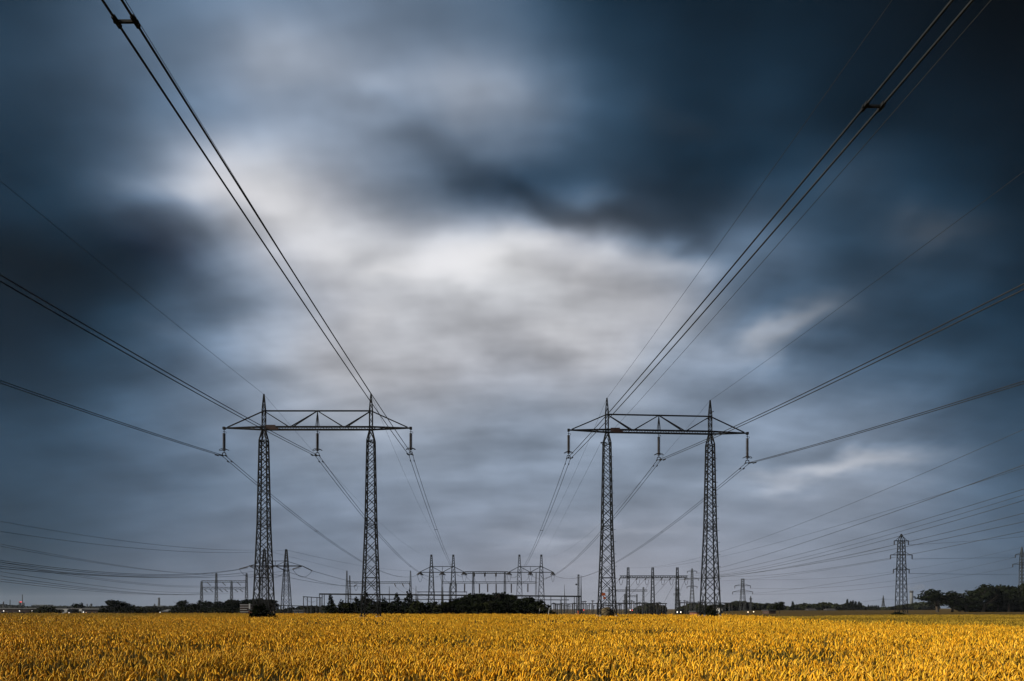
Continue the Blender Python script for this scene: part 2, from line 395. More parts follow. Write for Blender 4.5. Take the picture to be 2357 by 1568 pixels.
# ------------------------------------------------------------------ wheat
def wheat():
    g = np.random.default_rng(5)
    def vnoise(x, y, s, seed):
        r = np.random.default_rng(seed); T = r.random((256, 256))
        xs, ys_ = x / s + 1000, y / s + 1000
        xi, yi = np.floor(xs).astype(int), np.floor(ys_).astype(int)
        fx, fy = xs - xi, ys_ - yi; fx = fx*fx*(3-2*fx); fy = fy*fy*(3-2*fy)
        q = lambda a, b: T[(xi + a) % 256, (yi + b) % 256]
        return (q(0,0)*(1-fx)+q(1,0)*fx)*(1-fy) + (q(0,1)*(1-fx)+q(1,1)*fx)*fy
    V, Fq, Cl = [], [], []
    cnt = [0]
    def add(v, f, c):          # v (n,k,3)  f (m,4) template  c (n,k,3)
        n, k = v.shape[:2]
        V.append(v.reshape(-1, 3)); Cl.append(c.reshape(-1, 3))
        Fq.append((f[None] + (np.arange(n) * k)[:, None, None] + cnt[0]).reshape(-1, f.shape[1]))
        cnt[0] += n * k
    def patch(y0, y1, dens):
        A = .80 * (y1*y1 - y0*y0) + 16 * (y1 - y0)
        n = int(A * dens)
        y = np.sqrt(g.random(n) * (y1*y1 - y0*y0) + y0*y0)
        x = (g.random(n) * 2 - 1) * (.80 * y + 8)
        # right of the pylons the crop runs on a little further, on the left it ends on a slant
        edge = 112 - 6 * np.sin(x * .03) + np.where(x < 0, -x * .22, np.clip(x - 35, 0, 40) * .8)
        edge = edge + 5 * (vnoise(x, y * 0, 5.0, 21) - .5) + 3 * (vnoise(x, y * 0, 1.2, 22) - .5)
        keep = y < edge
        fine = vnoise(x, y, .38, 25)
        keep &= g.random(n) < np.clip(2.6 * fine - .35, .06, 1)
        thin = .6 * vnoise(x, y, 1.9, 23) + .4 * vnoise(x, y, .8, 24)       # thin spots where the shaded lower crop shows
        keep &= ~((thin > .57) & (g.random(n) < .72))
        dn = .55 * vnoise(x, y, 1.1, 1) + .45 * vnoise(x, y, 4.0, 2)
        tram = np.abs(((x + .04 * y + 6.1) % 24) - 12)      # tractor wheel marks
        keep &= g.random(n) < np.clip(.05 + 1.7 * dn, .15, 1)
        keep &= ~(((tram < .28) | (np.abs(tram - 1.9) < .28)) & (y > 24) & (x > -40) & (g.random(n) < .75))
        lx = (x + 13.0) ** 2 / 9.0 + (y - 17.5) ** 2 / 1.2       # flattened spots
        keep &= ~((lx < 1) & (g.random(n) < .75))
        lx = (x - 8.2) ** 2 / 8.0 + (y - 66) ** 2 / 6
        keep &= ~((lx < 1) & (g.random(n) < .9))
        # bare ground under the pylon masts
        for bx, by in BASES: keep &= (x - bx) ** 2 + (y - by) ** 2 > 2.6
        return x[keep], y[keep]
    def other_crop_vignette(x, y):
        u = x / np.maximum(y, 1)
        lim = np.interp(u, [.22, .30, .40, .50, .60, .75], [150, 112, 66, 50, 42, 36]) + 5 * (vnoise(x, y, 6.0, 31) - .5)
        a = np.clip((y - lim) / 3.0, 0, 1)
        b = .75 * np.clip((y - 62 - 12 * vnoise(x, y, 9.0, 32)) / 30, 0, 1) * np.clip((-u - .25) / .3, 0, 1)  # far left: same wheat, vignette darkening painted into its colour
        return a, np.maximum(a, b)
    def heights(x, y):
        return heights0(x, y) * (1 - .45 * other_crop_vignette(x, y)[0])
    def heights0(x, y):
        return .66 + .16 * vnoise(x, y, 1.3, 3) + .12 * vnoise(x, y, 5.5, 4) + g.normal(0, .08, len(x))
    def frames(n, tilt, sd, wind):
        a = g.random(n) * 2 * np.pi; t = np.abs(g.normal(tilt, sd, n))
        dv = np.stack([np.sin(t) * np.cos(a) + wind, np.sin(t) * np.sin(a) * .8, np.cos(t)], 1)
        dv /= np.linalg.norm(dv, axis=1)[:, None]
        u = np.cross(dv, np.stack([np.cos(a * 3.1), np.sin(a * 3.1), np.zeros(n)], 1)); u /= np.linalg.norm(u, axis=1)[:, None] + 1e-9
        return dv, u, np.cross(dv, u)
    GOLD = np.array([[.74,.37,.016],[.88,.50,.05],[.60,.27,.010],[.70,.41,.024],[.40,.24,.02]])
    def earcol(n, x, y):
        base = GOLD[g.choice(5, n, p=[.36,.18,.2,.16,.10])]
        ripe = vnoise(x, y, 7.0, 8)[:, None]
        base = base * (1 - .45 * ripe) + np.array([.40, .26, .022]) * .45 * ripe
        o = other_crop_vignette(x, y)[1][:, None]
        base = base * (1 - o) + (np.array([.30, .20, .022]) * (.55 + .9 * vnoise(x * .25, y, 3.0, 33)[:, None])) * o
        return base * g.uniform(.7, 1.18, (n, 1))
    def ears(x, y, h, L, r, rings, ns, tilt):
        n = len(x); dv, u, w = frames(n, tilt,   .22, .05)
        B = np.stack([x, y, h], 1); Ln = L * g.uniform(.75, 1.25, n)
        down = np.array([0, 0, -1.0])
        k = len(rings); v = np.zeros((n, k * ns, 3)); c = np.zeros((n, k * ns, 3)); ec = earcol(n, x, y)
        bendd = (dv * np.array([1, 1, 0])); bendd /= np.linalg.norm(bendd, axis=1)[:, None] + 1e-9
        cv = g.uniform(0, .55, n)[:, None]
        for i, (t, rr) in enumerate(rings):
            cen = B + dv * (t * Ln)[:, None] + (bendd * .8 + down * .5) * cv * (t * t * Ln)[:, None]
            for q in range(ns):
                a = 2 * np.pi * (q + .5 * (i % 2)) / ns
                v[:, i*ns + q] = cen + (u * np.cos(a) + w * np.sin(a) * .75) * r * rr
                c[:, i*ns + q] = ec * (.92 + .16 * ((q + i) % 2))
        f = []
        for i in range(k - 1):
            for q in range(ns): f.append((i*ns + q, i*ns + (q+1) % ns, (i+1)*ns + (q+1) % ns, (i+1)*ns + q))
        add(v, np.array(f), c)
        return B, dv
    def strip(pts, wdt, col):       # pts list of (n,3), ribbon of constant direction
        n = len(pts[0]); a = g.random(n) * np.pi
        sd = np.stack([np.cos(a), np.sin(a), np.zeros(n)], 1)
        k = len(pts); v = np.zeros((n, 2 * k, 3)); c = np.zeros((n, 2 * k, 3))
        for i, p in enumerate(pts):
            ww = wdt[i] if isinstance(wdt, (list, tuple)) else wdt
            v[:, 2*i] = p - sd * ww / 2; v[:, 2*i + 1] = p + sd * ww / 2
            c[:, 2*i] = col; c[:, 2*i + 1] = col
        add(v, np.array([(2*i, 2*i+1, 2*i+3, 2*i+2) for i in range(k - 1)]), c)
    def leafcol(n):
        return np.where(g.random((n, 1)) < .4, np.array([[.11, .075, .012]]), np.array([[.030, .034, .008]])) * g.uniform(.6, 1.25, (n, 1))
    def leaves(x, y, h, n_each, ln, wd):
        for _ in range(n_each):
            n = len(x); a = g.random(n) * 2 * np.pi
            o = np.stack([np.cos(a), np.sin(a), np.zeros(n)], 1); l = ln * g.uniform(.6, 1.3, n)[:, None]
            z0 = h * g.uniform(.3, .68, n)
            p0 = np.stack([x, y, z0], 1); up = np.array([0, 0, 1.0])
            p1 = p0 + o * l * .35 + up * l * .55; p2 = p0 + o * l * .85 + up * l * g.uniform(.25, .75, n)[:, None]
            strip([p0, p1, p2], [wd, wd * .9, wd * .15], leafcol(n))
    R0 = [(0,.35),(.22,.95),(.62,.9),(.9,.5),(1,.12)]
    x, y = patch(3.5, 17, 190); h = heights(x, y)
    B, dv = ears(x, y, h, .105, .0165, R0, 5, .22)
    strip([np.stack([x - dv[:,0]*.12, y - dv[:,1]*.12, h*0 + .1], 1), np.stack([x - dv[:,0]*.06, y - dv[:,1]*.06, h*.7], 1), B], .006, np.array([.20,.13,.025]))
    leaves(x, y, h, 3, .26, .014)
    # short bristles on the near ears
    tip = B + dv * .07
    for _ in range(2):
        jit = g.normal(0, .022, tip.shape); strip([B + dv * .045, tip + dv * .035 + jit], [.0035, .0008], np.array([.6,.38,.09]))
    R1 = [(0,.4),(.4,1),(1,.2)]
    x, y = patch(17, 42, 85); h = heights(x, y)
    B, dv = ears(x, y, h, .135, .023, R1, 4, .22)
    leaves(x, y, h, 2, .30, .024)
    strip([np.stack([x, y, h*.3], 1), B], .012, np.array([.20,.13,.025]))
    x, y = patch(42, 150, 15); h = heights(x, y)
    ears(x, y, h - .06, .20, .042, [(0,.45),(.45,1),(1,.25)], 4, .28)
    leaves(x, y, h, 1, .4, .05)
    # lower layer of blades and stems that closes the crop
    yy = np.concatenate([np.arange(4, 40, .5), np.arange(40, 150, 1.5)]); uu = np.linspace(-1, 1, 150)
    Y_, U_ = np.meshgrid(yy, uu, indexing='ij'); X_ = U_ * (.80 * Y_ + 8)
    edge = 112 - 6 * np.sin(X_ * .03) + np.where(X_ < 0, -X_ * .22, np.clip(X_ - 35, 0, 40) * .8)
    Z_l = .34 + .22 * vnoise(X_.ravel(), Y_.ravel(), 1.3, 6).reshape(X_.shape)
    Z_l = Z_l * (1 - .5 * other_crop_vignette(X_.ravel(), Y_.ravel())[0].reshape(X_.shape))
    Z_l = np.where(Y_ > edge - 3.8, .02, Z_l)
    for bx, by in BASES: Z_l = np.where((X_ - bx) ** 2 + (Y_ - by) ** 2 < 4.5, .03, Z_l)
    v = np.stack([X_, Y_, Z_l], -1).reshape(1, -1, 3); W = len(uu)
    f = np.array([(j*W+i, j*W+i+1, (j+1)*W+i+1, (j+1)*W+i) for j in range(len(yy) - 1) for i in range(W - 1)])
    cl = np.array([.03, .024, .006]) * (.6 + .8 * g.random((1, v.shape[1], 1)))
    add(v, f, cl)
    V_ = np.concatenate(V).astype(np.float32); F_ = np.concatenate(Fq).astype(np.int32); C_ = np.concatenate(Cl)
    me = bpy.data.meshes.new('wheat')
    me.vertices.add(len(V_)); me.vertices.foreach_set('co', V_.ravel())
    me.loops.add(F_.size); me.loops.foreach_set('vertex_index', F_.ravel())
    me.polygons.add(len(F_)); me.polygons.foreach_set('loop_start', np.arange(len(F_), dtype=np.int32) * 4)
    me.update(calc_edges=True)
    at = me.color_attributes.new('crop_colour', 'FLOAT_COLOR', 'POINT')
    at.data.foreach_set('color', np.concatenate([C_, np.ones((len(C_), 1))], 1).astype(np.float32).ravel())
    m = bpy.data.materials.new('ripe_wheat'); m.use_nodes = True
    t = m.node_tree; b = t.nodes['Principled BSDF']; b.inputs['Roughness'].default_value = .6
    b.inputs['Specular IOR Level'].default_value = .08
    ca = N(t, 'ShaderNodeAttribute', attribute_name='crop_colour')
    L_(t, ca.outputs['Color'], b.inputs['Base Color'])
    tr = N(t, 'ShaderNodeBsdfTranslucent'); L_(t, ca.outputs['Color'], tr.inputs[0])
    ms = N(t, 'ShaderNodeMixShader'); ms.inputs[0].default_value = .12
    L_(t, b.outputs[0], ms.inputs[1]); L_(t, tr.outputs[0], ms.inputs[2])
    L_(t, ms.outputs[0], t.nodes['Material Output'].inputs[0])
    me.materials.append(m)
    o = bpy.data.objects.new('wheat', me); C.objects.link(o)
    tag(o, 'ripe golden wheat filling the whole foreground field', 'wheat', kind='stuff')
    print('wheat faces', len(F_))

# ------------------------------------------------------------------ the two portal pylons
BASES = []
YL, YR = 82.0, 85.0
def portal_pylon(x0, x1, Y0, Y1, zb, tip, chord, beam, label, right=False):
    # x0,x1: mast centres; zb: foot level
    A, B = Vector((x0, Y0, 0)), Vector((x1, Y1, 0)); ax = (B - A).normalized(); rot = math.atan2(ax.y, ax.x)
    per = Vector((-ax.y, ax.x, 0))
    t = thing('portal_pylon', ((x0 + x1) / 2, (Y0 + Y1) / 2, 0), label, 'pylon', 'portal pylons in the wheat')
    zA = lambda z: Vector((0, 0, z))
    for c in (A, B):
        BASES.append((c.x, c.y))
        mb = MB().lattice(c.x, c.y, [(zb, 1.95), (zb + 1.15, 1.88), (zb + 4.6, 1.64), (zb + 11, 1.2), (beam - 1.5, .84)], .13, .064, .95, rot=rot)
        mb.lattice(c.x, c.y, [(beam - 1.5, .84), (beam - .25, .34)], .12, .05, 1.2, rot=rot)
        w = Matrix.Rotation(rot, 3, 'Z')
        for k in range(12):              # step bolts up one corner
            z = zb + 3 + k * 1.5; ww = 1.95 + (.84 - 1.95) * (z - zb) / (beam - 1.5 - zb)
            p = c + w @ Vector((ww / 2, -ww / 2, 0)) + zA(z); mb.bar(p, p + w @ Vector((.22, 0, 0)), .04)
        m_ = mb.build('mast', 'steel', t)
        pk = MB().lattice(c.x, c.y, [(beam - .25, .36), (chord + .1, .36), (tip - .15, .10)], .075, .03, 2.2, rot=rot)
        pk.box(c + zA(tip - .06), (.16, .16, .2))
        if right and c is B:             # two small brackets on the peak of the right mast
            pk.bar(c + zA(tip - 2.1), c + Vector((-.75, 0, tip - 2.45)), .08); pk.bar(c + zA(tip - 1.6), c + Vector((.45, 0, tip - 1.35)), .08)
        pk.build('peak', 'steel', m_)
        for i, j in ((-1,-1),(1,-1),(1,1),(-1,1)):
            p = c + w @ Vector((i * .975, j * .975, 0))
            MB().tube([p + zA(-.2), p + zA(zb - .12), p + zA(zb + .02)], [.26, .24, .2], 8).build('footing', 'concrete', t)
    arm = 4.78
    E0, E1 = A - ax * arm, B + ax * arm; mid = (A + B) / 2
    bm = MB()
    half = .22
    for s_ in (-1, 1):
        for zz_ in (beam - .17, beam + .17):
            bm.bar(A + per * half * s_ + zA(zz_), B + per * half * s_ + zA(zz_), .10)
            bm.bar(A + per * half * s_ + zA(zz_), E0 + per * .08 * s_ + zA(beam + .02), .10)
            bm.bar(B + per * half * s_ + zA(zz_), E1 + per * .08 * s_ + zA(beam + .02), .10)
    nn = 26; Ln = (B - A).length
    for k in range(nn):
        p, q = A + ax * Ln * k / nn, A + ax * Ln * (k + 1) / nn
        for s_ in (-1, 1):
            z_a, z_b = (beam - .17, beam + .17) if k % 2 else (beam + .17, beam - .17)
            bm.bar(p + per * half * s_ + zA(z_a), q + per * half * s_ + zA(z_b), .035)
        bm.bar(p + per * half * (-1) ** k + zA(beam - .17), q - per * half * (-1) ** k + zA(beam - .17), .03)
    for S, E in ((A, E0), (B, E1)):
        for k in range(6):
            a, b = k / 6, (k + 1) / 6; sg = (-1) ** k
            bm.bar(S.lerp(E, a) + per * half * (1 - a) * sg + zA(beam - .16 * (1 - a)), S.lerp(E, b) - per * half * (1 - b) * sg + zA(beam + .16 * (1 - b)), .05)
    bm.box(E0 + zA(beam), (.28, .34, .3)); bm.box(E1 + zA(beam), (.28, .34, .3))
    bo = bm.build('crossarm', 'steel', t)
    tr = MB()
    tr.bar(A + zA(chord), B + zA(chord), .15)
    tr.bar(A + zA(chord), E0 + ax * .4 + zA(beam + .12), .12); tr.bar(B + zA(chord), E1 - ax * .4 + zA(beam + .12), .12)
    q1, q3 = A.lerp(B, .235), A.lerp(B, .765); ap = mid + zA(chord)
    for s_ in (-1, 1):
        o = per * half * s_
        tr.bar(A + zA(chord), q1 + o + zA(beam + .17), .10); tr.bar(ap, q1 + ax * .3 + o + zA(beam + .17), .10)
        tr.bar(B + zA(chord), q3 + o + zA(beam + .17), .10); tr.bar(ap, q3 - ax * .3 + o + zA(beam + .17), .10)
        tr.bar(ap, mid + o + zA(beam + .17), .06)
        tr.bar(ap, mid + ax * .22 * s_ + zA(beam + .17), .06)
    tr.build('truss', 'steel', t)
    pl = MB().box(A + ax * .95 + per * -.42 + zA(beam + .05), (1.15, .04, .5)); pl.box(A + ax * 1.35 + per * -.45 + zA(beam - .16), (1.1, .03, .26))
    pl.build('number_plate', 'plate', bo)
    if right:
        p = A + Vector((-.55, -1.05, zb + 2.55))
        MB().box(p, (.42, .03, .34)).box(p + Vector((.1, 0, -.45)), (.3, .03, .28)).build('warning_sign', 'orange', t)
        b = A + zA(beam - 1.55)
        MB().bar(b + Vector((-.4, -.42, 0)), b + Vector((-.85, -.42, 0)), .1).bar(b + Vector((-.4, -.42, -.5)), b + Vector((-.8, -.42, 0)), .06).build('cable_bracket', 'steel', t)
    return dict(A=A, B=B, E0=E0, E1=E1, mid=mid, ax=ax, per=per, beam=beam, tip=tip)

xa, xb_ = (607.5 - CX) / F * YL, (854 - CX) / F * YL
PL = portal_pylon(xa, xb_, YL, YL, .95, P(0, 908, YL).z, P(0, 946, YL).z, P(0, 986, YL).z,
    'left of the two big dark steel portal pylons, bush round its left mast foot')
ya, yb = 84.5, 85.4
xa, xb_ = (1397 - CX) / F * ya, (1634.5 - CX) / F * yb
PR = portal_pylon(xa, xb_, ya, yb, 1.05, P(0, 917, ya).z, P(0, 954, ya).z, P(0, 992, ya).z,
    'right of the two big dark steel portal pylons, orange sign on its left mast', True)

# insulator strings
def insulator_string(top, ln, ax, label):
    t = thing('insulator_string', top, label, 'insulator', 'insulator strings of the portal pylons')
    Tp = Vector(top); z1 = -ln + .62
    MB().bar(Tp + Vector((0,0,.1)), Tp + Vector((0,0,-.38)), .06).bar(Tp + Vector((-.12,0,-.2)), Tp + Vector((.22,0,-.24)), .05).bar(Tp + Vector((.22,0,-.24)), Tp + Vector((.26,0,-.4)), .04).build('hanger', 'steel', t)
    prof = []; n = 17; z0 = -.36; st = (z0 - z1) / n
    for k in range(n):
        z = z1 + k * st
        prof += [(.10, z), (.21, z + st * .18), (.17, z + st * .42), (.10, z + st * .6)]
    MB().lathe(Tp, prof, 10).build('disc_stack', 'ins', t, True)
    c = Tp + Vector((0, 0, z1 + .16)); rg = MB()
    for s_ in (-1, 1):                  # double loop guard ring
        pts = []
        for k in range(14):
            an = 2 * math.pi * k / 14
            pts.append(c + Vector((s_ * .34 + .22 * math.cos(an), .26 * math.sin(an), .10 * math.cos(an) * s_ * -1)))
        rg.tube(pts, .035, 6, True)
    rg.bar(c + Vector((-.3, 0, 0)), c + Vector((.3, 0, 0)), .05)
    rg.build('guard_ring', 'steel', t, True)
    b = Tp + Vector((0, 0, -ln)); y = MB()
    y.bar(c + Vector((0,0,-.1)), b + Vector((0,0,.42)), .06)
    tl, tr_, bl, br = b + Vector((-.16,0,.40)), b + Vector((.16,0,.40)), b + Vector((-.235,0,.07)), b + Vector((.235,0,.07))
    for p, q in ((tl, tr_), (tl, bl), (tr_, br), (bl, br)): y.bar(p, q, .075)
    y.build('yoke', 'steel', t)
    cl = MB()
    for s_ in (-1, 1): cl.tube([b + Vector((s_*.235, -.32, -.02)), b + Vector((s_*.235, -.1, .05)), b + Vector((s_*.235, .1, .05)), b + Vector((s_*.235, .32, -.02))], [.04, .08, .08, .04], 6)
    cl.build('clamp', 'steel', t, True)
    return b
names = {0: 'left arm tip', 1: 'middle', 2: 'right arm tip'}
ATT = []
for pn, Q, ys_ in (('left', PL, (1050, 1050, 1048)), ('right', PR, (1056, 1060, 1067))):
    for k, pt in enumerate((Q['E0'], Q['mid'], Q['E1'])):
        top = Vector((pt.x, pt.y, Q['beam'] - .2)); bz = P(0, ys_[k], pt.y).z
        b = insulator_string(top, top.z - bz, Q['ax'],
            'ribbed dark insulator string hanging from the %s of the %s portal pylon' % (('crossarm middle' if k == 1 else names[k]), pn))
        ATT.append(b)

# ------------------------------------------------------------------ conductors
def parab(p, q, mid=None, sag=None, n=40):
    """points from p to q hanging under the chord; mid = (px,py) of the photo the wire passes through, else a sag in metres"""
    p, q = Vector(p), Vector(q)
    if mid is not None:
        k = (mid[0] - CX) / F
        d_ = q - p; t = (k * p.y - p.x) / (d_.x - k * d_.y); t = min(max(t, .05), .95)
        m_ = p.lerp(q, t); z = CZ + (HY - mid[1]) / F * m_.y
        sag = (m_.z - z) / (4 * t * (1 - t))
    return [p.lerp(q, i / n) - Vector((0, 0, 4 * sag * (i / n) * (1 - i / n))) for i in range(n + 1)]
KX = .043
def near_span(p, mid, y_end=-70.0, Lspan=330.0, n=46):
    """from the pylon over the field towards and past the viewer: one parabola of a 330 m span through the photo point mid"""
    k = (mid[0] - CX) / F
    Y = (p.x + KX * p.y) / (k + KX); d_ = p.y - Y
    z = CZ + (HY - mid[1]) / F * Y
    c = (p.z - z) / (d_ - d_ * d_ / Lspan); out = []
    for i in range(n + 1):
        y = p.y + (y_end - p.y) * i / n; dd = p.y - y
        out.append(Vector((p.x + KX * dd, y, p.z - c * dd + c * dd * dd / Lspan)))
    return out
TL = dict(a=(966.5, 1322), b=(1018, 1322), c=(1069, 1322)); YT = 345.0
near_mid = [(0, 879), (0, 640), (290, 50), (2010, 245), (2357, 660), (2357, 880)]
far_end = [(966.5, 1322), (1018, 1322), (1069, 1322), (1171.6, 1323), (1221, 1323), (1272.4, 1323)]
far_mid = [(900, 1323), (964, 1317), (1037, 1299), (1202, 1313), (1279, 1321.7), (1416, 1295.7)]
blab = ['pair of cables clamped under the left arm tip of the left portal pylon',
        'pair of cables clamped under the crossarm middle of the left portal pylon',
        'pair of cables climbing to the top left corner from the left portal pylon',
        'pair of cables climbing to the top right corner from the right portal pylon',
        'pair of cables clamped under the crossarm middle of the right portal pylon',
        'pair of cables clamped under the right arm tip of the right portal pylon']
for i in range(6):
    p = ATT[i] + Vector((0, 0, .0))
    a = near_span(p, near_mid[i]); b = parab(p, P(*far_end[i], YT), far_mid[i], n=60)
    line = a[::-1] + b[1:]
    t = thing('twin_cable', p, blab[i], 'power cable', 'twin cables of the portal pylons')
    for s_ in (-1, 1):
        MB().tube([q + Vector((s_ * .225, 0, 0)) for q in line], .031, 8).build('wire', 'cable', t, True)
    def spacer(q):
        sp = MB().bar(q + Vector((-.30, 0, 0)), q + Vector((.30, 0, 0)), .06)
        for s_ in (-1, 1): sp.bar(q + Vector((s_*.225, -.16, 0)), q + Vector((s_*.225, .16, 0)), .085)
        sp.build('spacer', 'steel', t)
    def at_y(pts, y):
        for u, v in zip(pts, pts[1:]):
            if (u.y - y) * (v.y - y) <= 0: return u.lerp(v, (y - u.y) / (v.y - u.y))
    k = (near_mid[i][0] - CX) / F; ys0 = (p.x + KX * p.y) / (k + KX)
    for y in ((ys0 if i in (2, 3) else 22.0), -30.0, 128.0, 190.0, 250.0, 305.0):
        q = at_y(line, y)
        if q is not None: spacer(q)
    for dy in (-1.6, 1.6, -2.2):
        q = at_y(line, p.y + dy); q2 = at_y(line, p.y + dy + .4)
        for s_ in (-1, 1):
            dm = MB(); o = Vector((s_ * .225, 0, -.10)); dm.bar(q + o, q2 + o, .035)
            dm.bar(q + o, q.lerp(q2, .3) + o, .10); dm.bar(q2 + o, q.lerp(q2, .7) + o, .10); dm.bar(q.lerp(q2, .5) + o, q.lerp(q2, .5) + Vector((s_*.225, 0, 0)), .05)
            dm.build('damper', 'steel', t)

def cable(pts, r, m, label, group=None, name='overhead_cable'):
    o = MB().tube(pts, r, 5).build(name, m, None, True, at=pts[0])
    return tag(o, label, 'cable', group)
EW = [(PL['A'], PL['tip'], (162, 549), (993.5, 1281), (900, 1226), 'left mast peak of the left portal pylon'),
      (PL['B'], PL['tip'], (661, 603), (1043.5, 1281), (990, 1214), 'right mast peak of the left portal pylon'),
      (PR['A'], PR['tip'], (1777, 391), (1195.5, 1281), (1273, 1192), 'left mast peak of the right portal pylon'),
      (PR['B'], PR['tip'] , (2152, 547), (1246, 1281), (1347, 1236), 'right mast peak of the right portal pylon')]
for A, tip, m1, e, m2, lb in EW:
    p = Vector((A.x, A.y, tip))
    pts = near_span(p, m1)[::-1] + parab(p, P(*e, YT), m2, n=50)[1:]
    cable(pts, .014, 'cable', 'single thin earth wire running over the ' + lb, 'earth wires over the portal pylons', 'earth_wire')
p = Vector((PR['A'].x - .82, PR['A'].y - .42, PR['beam'] - 1.6))
cable(near_span(p, (1894, 445))[::-1] + parab(p, P(1245.5, 1287, YT), (1273, 1236), n=50)[1:], .014, 'cable',
      'single thin cable held by the bracket on the left mast of the right pylon', 'earth wires over the portal pylons', 'bracket_cable')

# moss and scrub at the feet of the pylons are made with the trees below
wheat()

# ------------------------------------------------------------------ trees and bushes
def crown_mesh(name, lobes, n, leaf, m, seed, shell=.55):
    """leaf clumps spread through a set of ellipsoid lobes (cx,cy,cz,rx,ry,rz); many small tilted faces with gaps between"""
    g = np.random.default_rng(seed)
    L = np.array(lobes, float); vol = L[:,3] * L[:,4] * L[:,5]; pick = g.choice(len(L), n, p=vol ** .75 / (vol ** .75).sum())
    dv = g.normal(size=(n, 3)); dv /= np.linalg.norm(dv, axis=1)[:, None]
    rr = np.where(g.random(n) < shell, g.uniform(.78, 1.06, n), g.random(n) ** .5 * .9)
    p = L[pick, :3] + dv * rr[:, None] * L[pick, 3:]
    p[:, 2] = np.maximum(p[:, 2], .0)
    a = g.normal(size=(n, 3)); a /= np.linalg.norm(a, axis=1)[:, None]
    b = np.cross(a, dv + .3 * g.normal(size=(n, 3))); b /= np.linalg.norm(b, axis=1)[:, None] + 1e-9
    s = leaf * g.uniform(.5, 1.5, (n, 1))
    v = np.stack([p - a*s - b*s*.5, p + a*s*.2 - b*s*.9, p + a*s + b*s*.3, p - a*s*.3 + b*s], 1).reshape(-1, 3)
    me = bpy.data.meshes.new(name)
    me.from_pydata(v.tolist(), [], np.arange(4 * n).reshape(-1, 4).tolist()); me.update()
    me.materials.append(M[m]); return me
def trunk_mesh(name, h, r, limbs, seed, spread=.35):
    q = random.Random(seed); mb = MB()
    pts = [Vector((q.uniform(-.02, .02) * k, q.uniform(-.02, .02) * k, h * k / 5)) for k in range(6)]
    mb.tube(pts, [r * (1.25 if k == 0 else 1 - .14 * k) for k in range(6)], 7)
    for k in range(limbs):
        a = 2 * math.pi * (k + q.random() * .5) / limbs; z = h * q.uniform(.45, .95); l = spread * q.uniform(.7, 1.2)
        b = pts[min(5, int(z / h * 5))]
        mb.tube([b, b + Vector((math.cos(a) * l * .5, math.sin(a) * l * .5, l * .45)), b + Vector((math.cos(a) * l, math.sin(a) * l, l * 1.0))], [r * .45, r * .3, r * .1], 5)
    me = bpy.data.meshes.new(name); me.from_pydata([tuple(v) for v in mb.v], [], mb.f); me.update(); me.materials.append(M['bark']); return me
def rl(seed, n, z0, z1, rad, size):
    q = random.Random(seed); o = []
    for k in range(n):
        a = q.uniform(0, 6.28); z = q.uniform(z0, z1); f = math.sin(math.pi * min(max((z - z0 + .12) / (z1 - z0 + .2), 0), 1)) ** .6
        d_ = rad * f * q.uniform(.35, 1)
        s_ = size * q.uniform(.7, 1.25); o.append((math.cos(a) * d_, math.sin(a) * d_, z, s_, s_, s_ * q.uniform(.6, .9)))
    return o
# unit trees: height 1, crown radius about .5 (scaled per tree)
KIND = {}
def add_kind(k, crown, trunk): KIND.setdefault(k, []).append((crown, trunk))
for s_ in range(4):
    add_kind('broad', crown_mesh('crown', rl(40+s_, 15, .34, .86, .38, .17) + [(0,0,.58,.33,.33,.30)], 1500, .032, 'leaf_a', s_), trunk_mesh('trunk', .62, .035, 6, s_))
for s_ in range(3):
    add_kind('oak', crown_mesh('crown', rl(60+s_, 17, .36, .88, .40, .15) + [(0,0,.66,.30,.30,.24)], 1500, .030, 'leaf_a', 10+s_), trunk_mesh('trunk', .66, .04, 8, 5+s_))
for s_ in range(4):
    add_kind('bush', crown_mesh('crown', rl(80+s_, 14, .10, .80, .42, .20) + [(0,0,.36,.42,.42,.36)], 1200, .042, ('leaf_a','leaf_b')[s_ % 2], 20+s_, .5), trunk_mesh('trunk', .4, .03, 6, 9+s_))
for s_ in range(3):
    lb = []
    q = random.Random(s_)
    for k in range(20):
        z = .06 + .88 * k / 19; r_ = .44 * (1 - z) ** .8 + .03
        for j in range(4):
            a = q.uniform(0, 6.28); lb.append((math.cos(a) * r_ * .6, math.sin(a) * r_ * .6, z + q.uniform(-.02, .02), r_ * .55, r_ * .55, .04))
    add_kind('conifer', crown_mesh('crown', lb, 1500, .028, 'leaf_c', 30+s_, .3), trunk_mesh('trunk', .9, .025, 0, 15+s_))
for s_ in range(2):
    add_kind('poplar', crown_mesh('crown', rl(90+s_, 14, .16, .92, .16, .16) + [(0,0,.5,.30,.30,.44)], 900, .035, 'leaf_a', 50+s_), trunk_mesh('trunk', .6, .03, 4, 20+s_, .15))
TN = {'broad': 'round_tree', 'oak': 'field_tree', 'bush': 'bush', 'conifer': 'conifer', 'poplar': 'poplar'}
TC = {'broad': 'tree', 'oak': 'tree', 'bush': 'bush', 'conifer': 'tree', 'poplar': 'tree'}
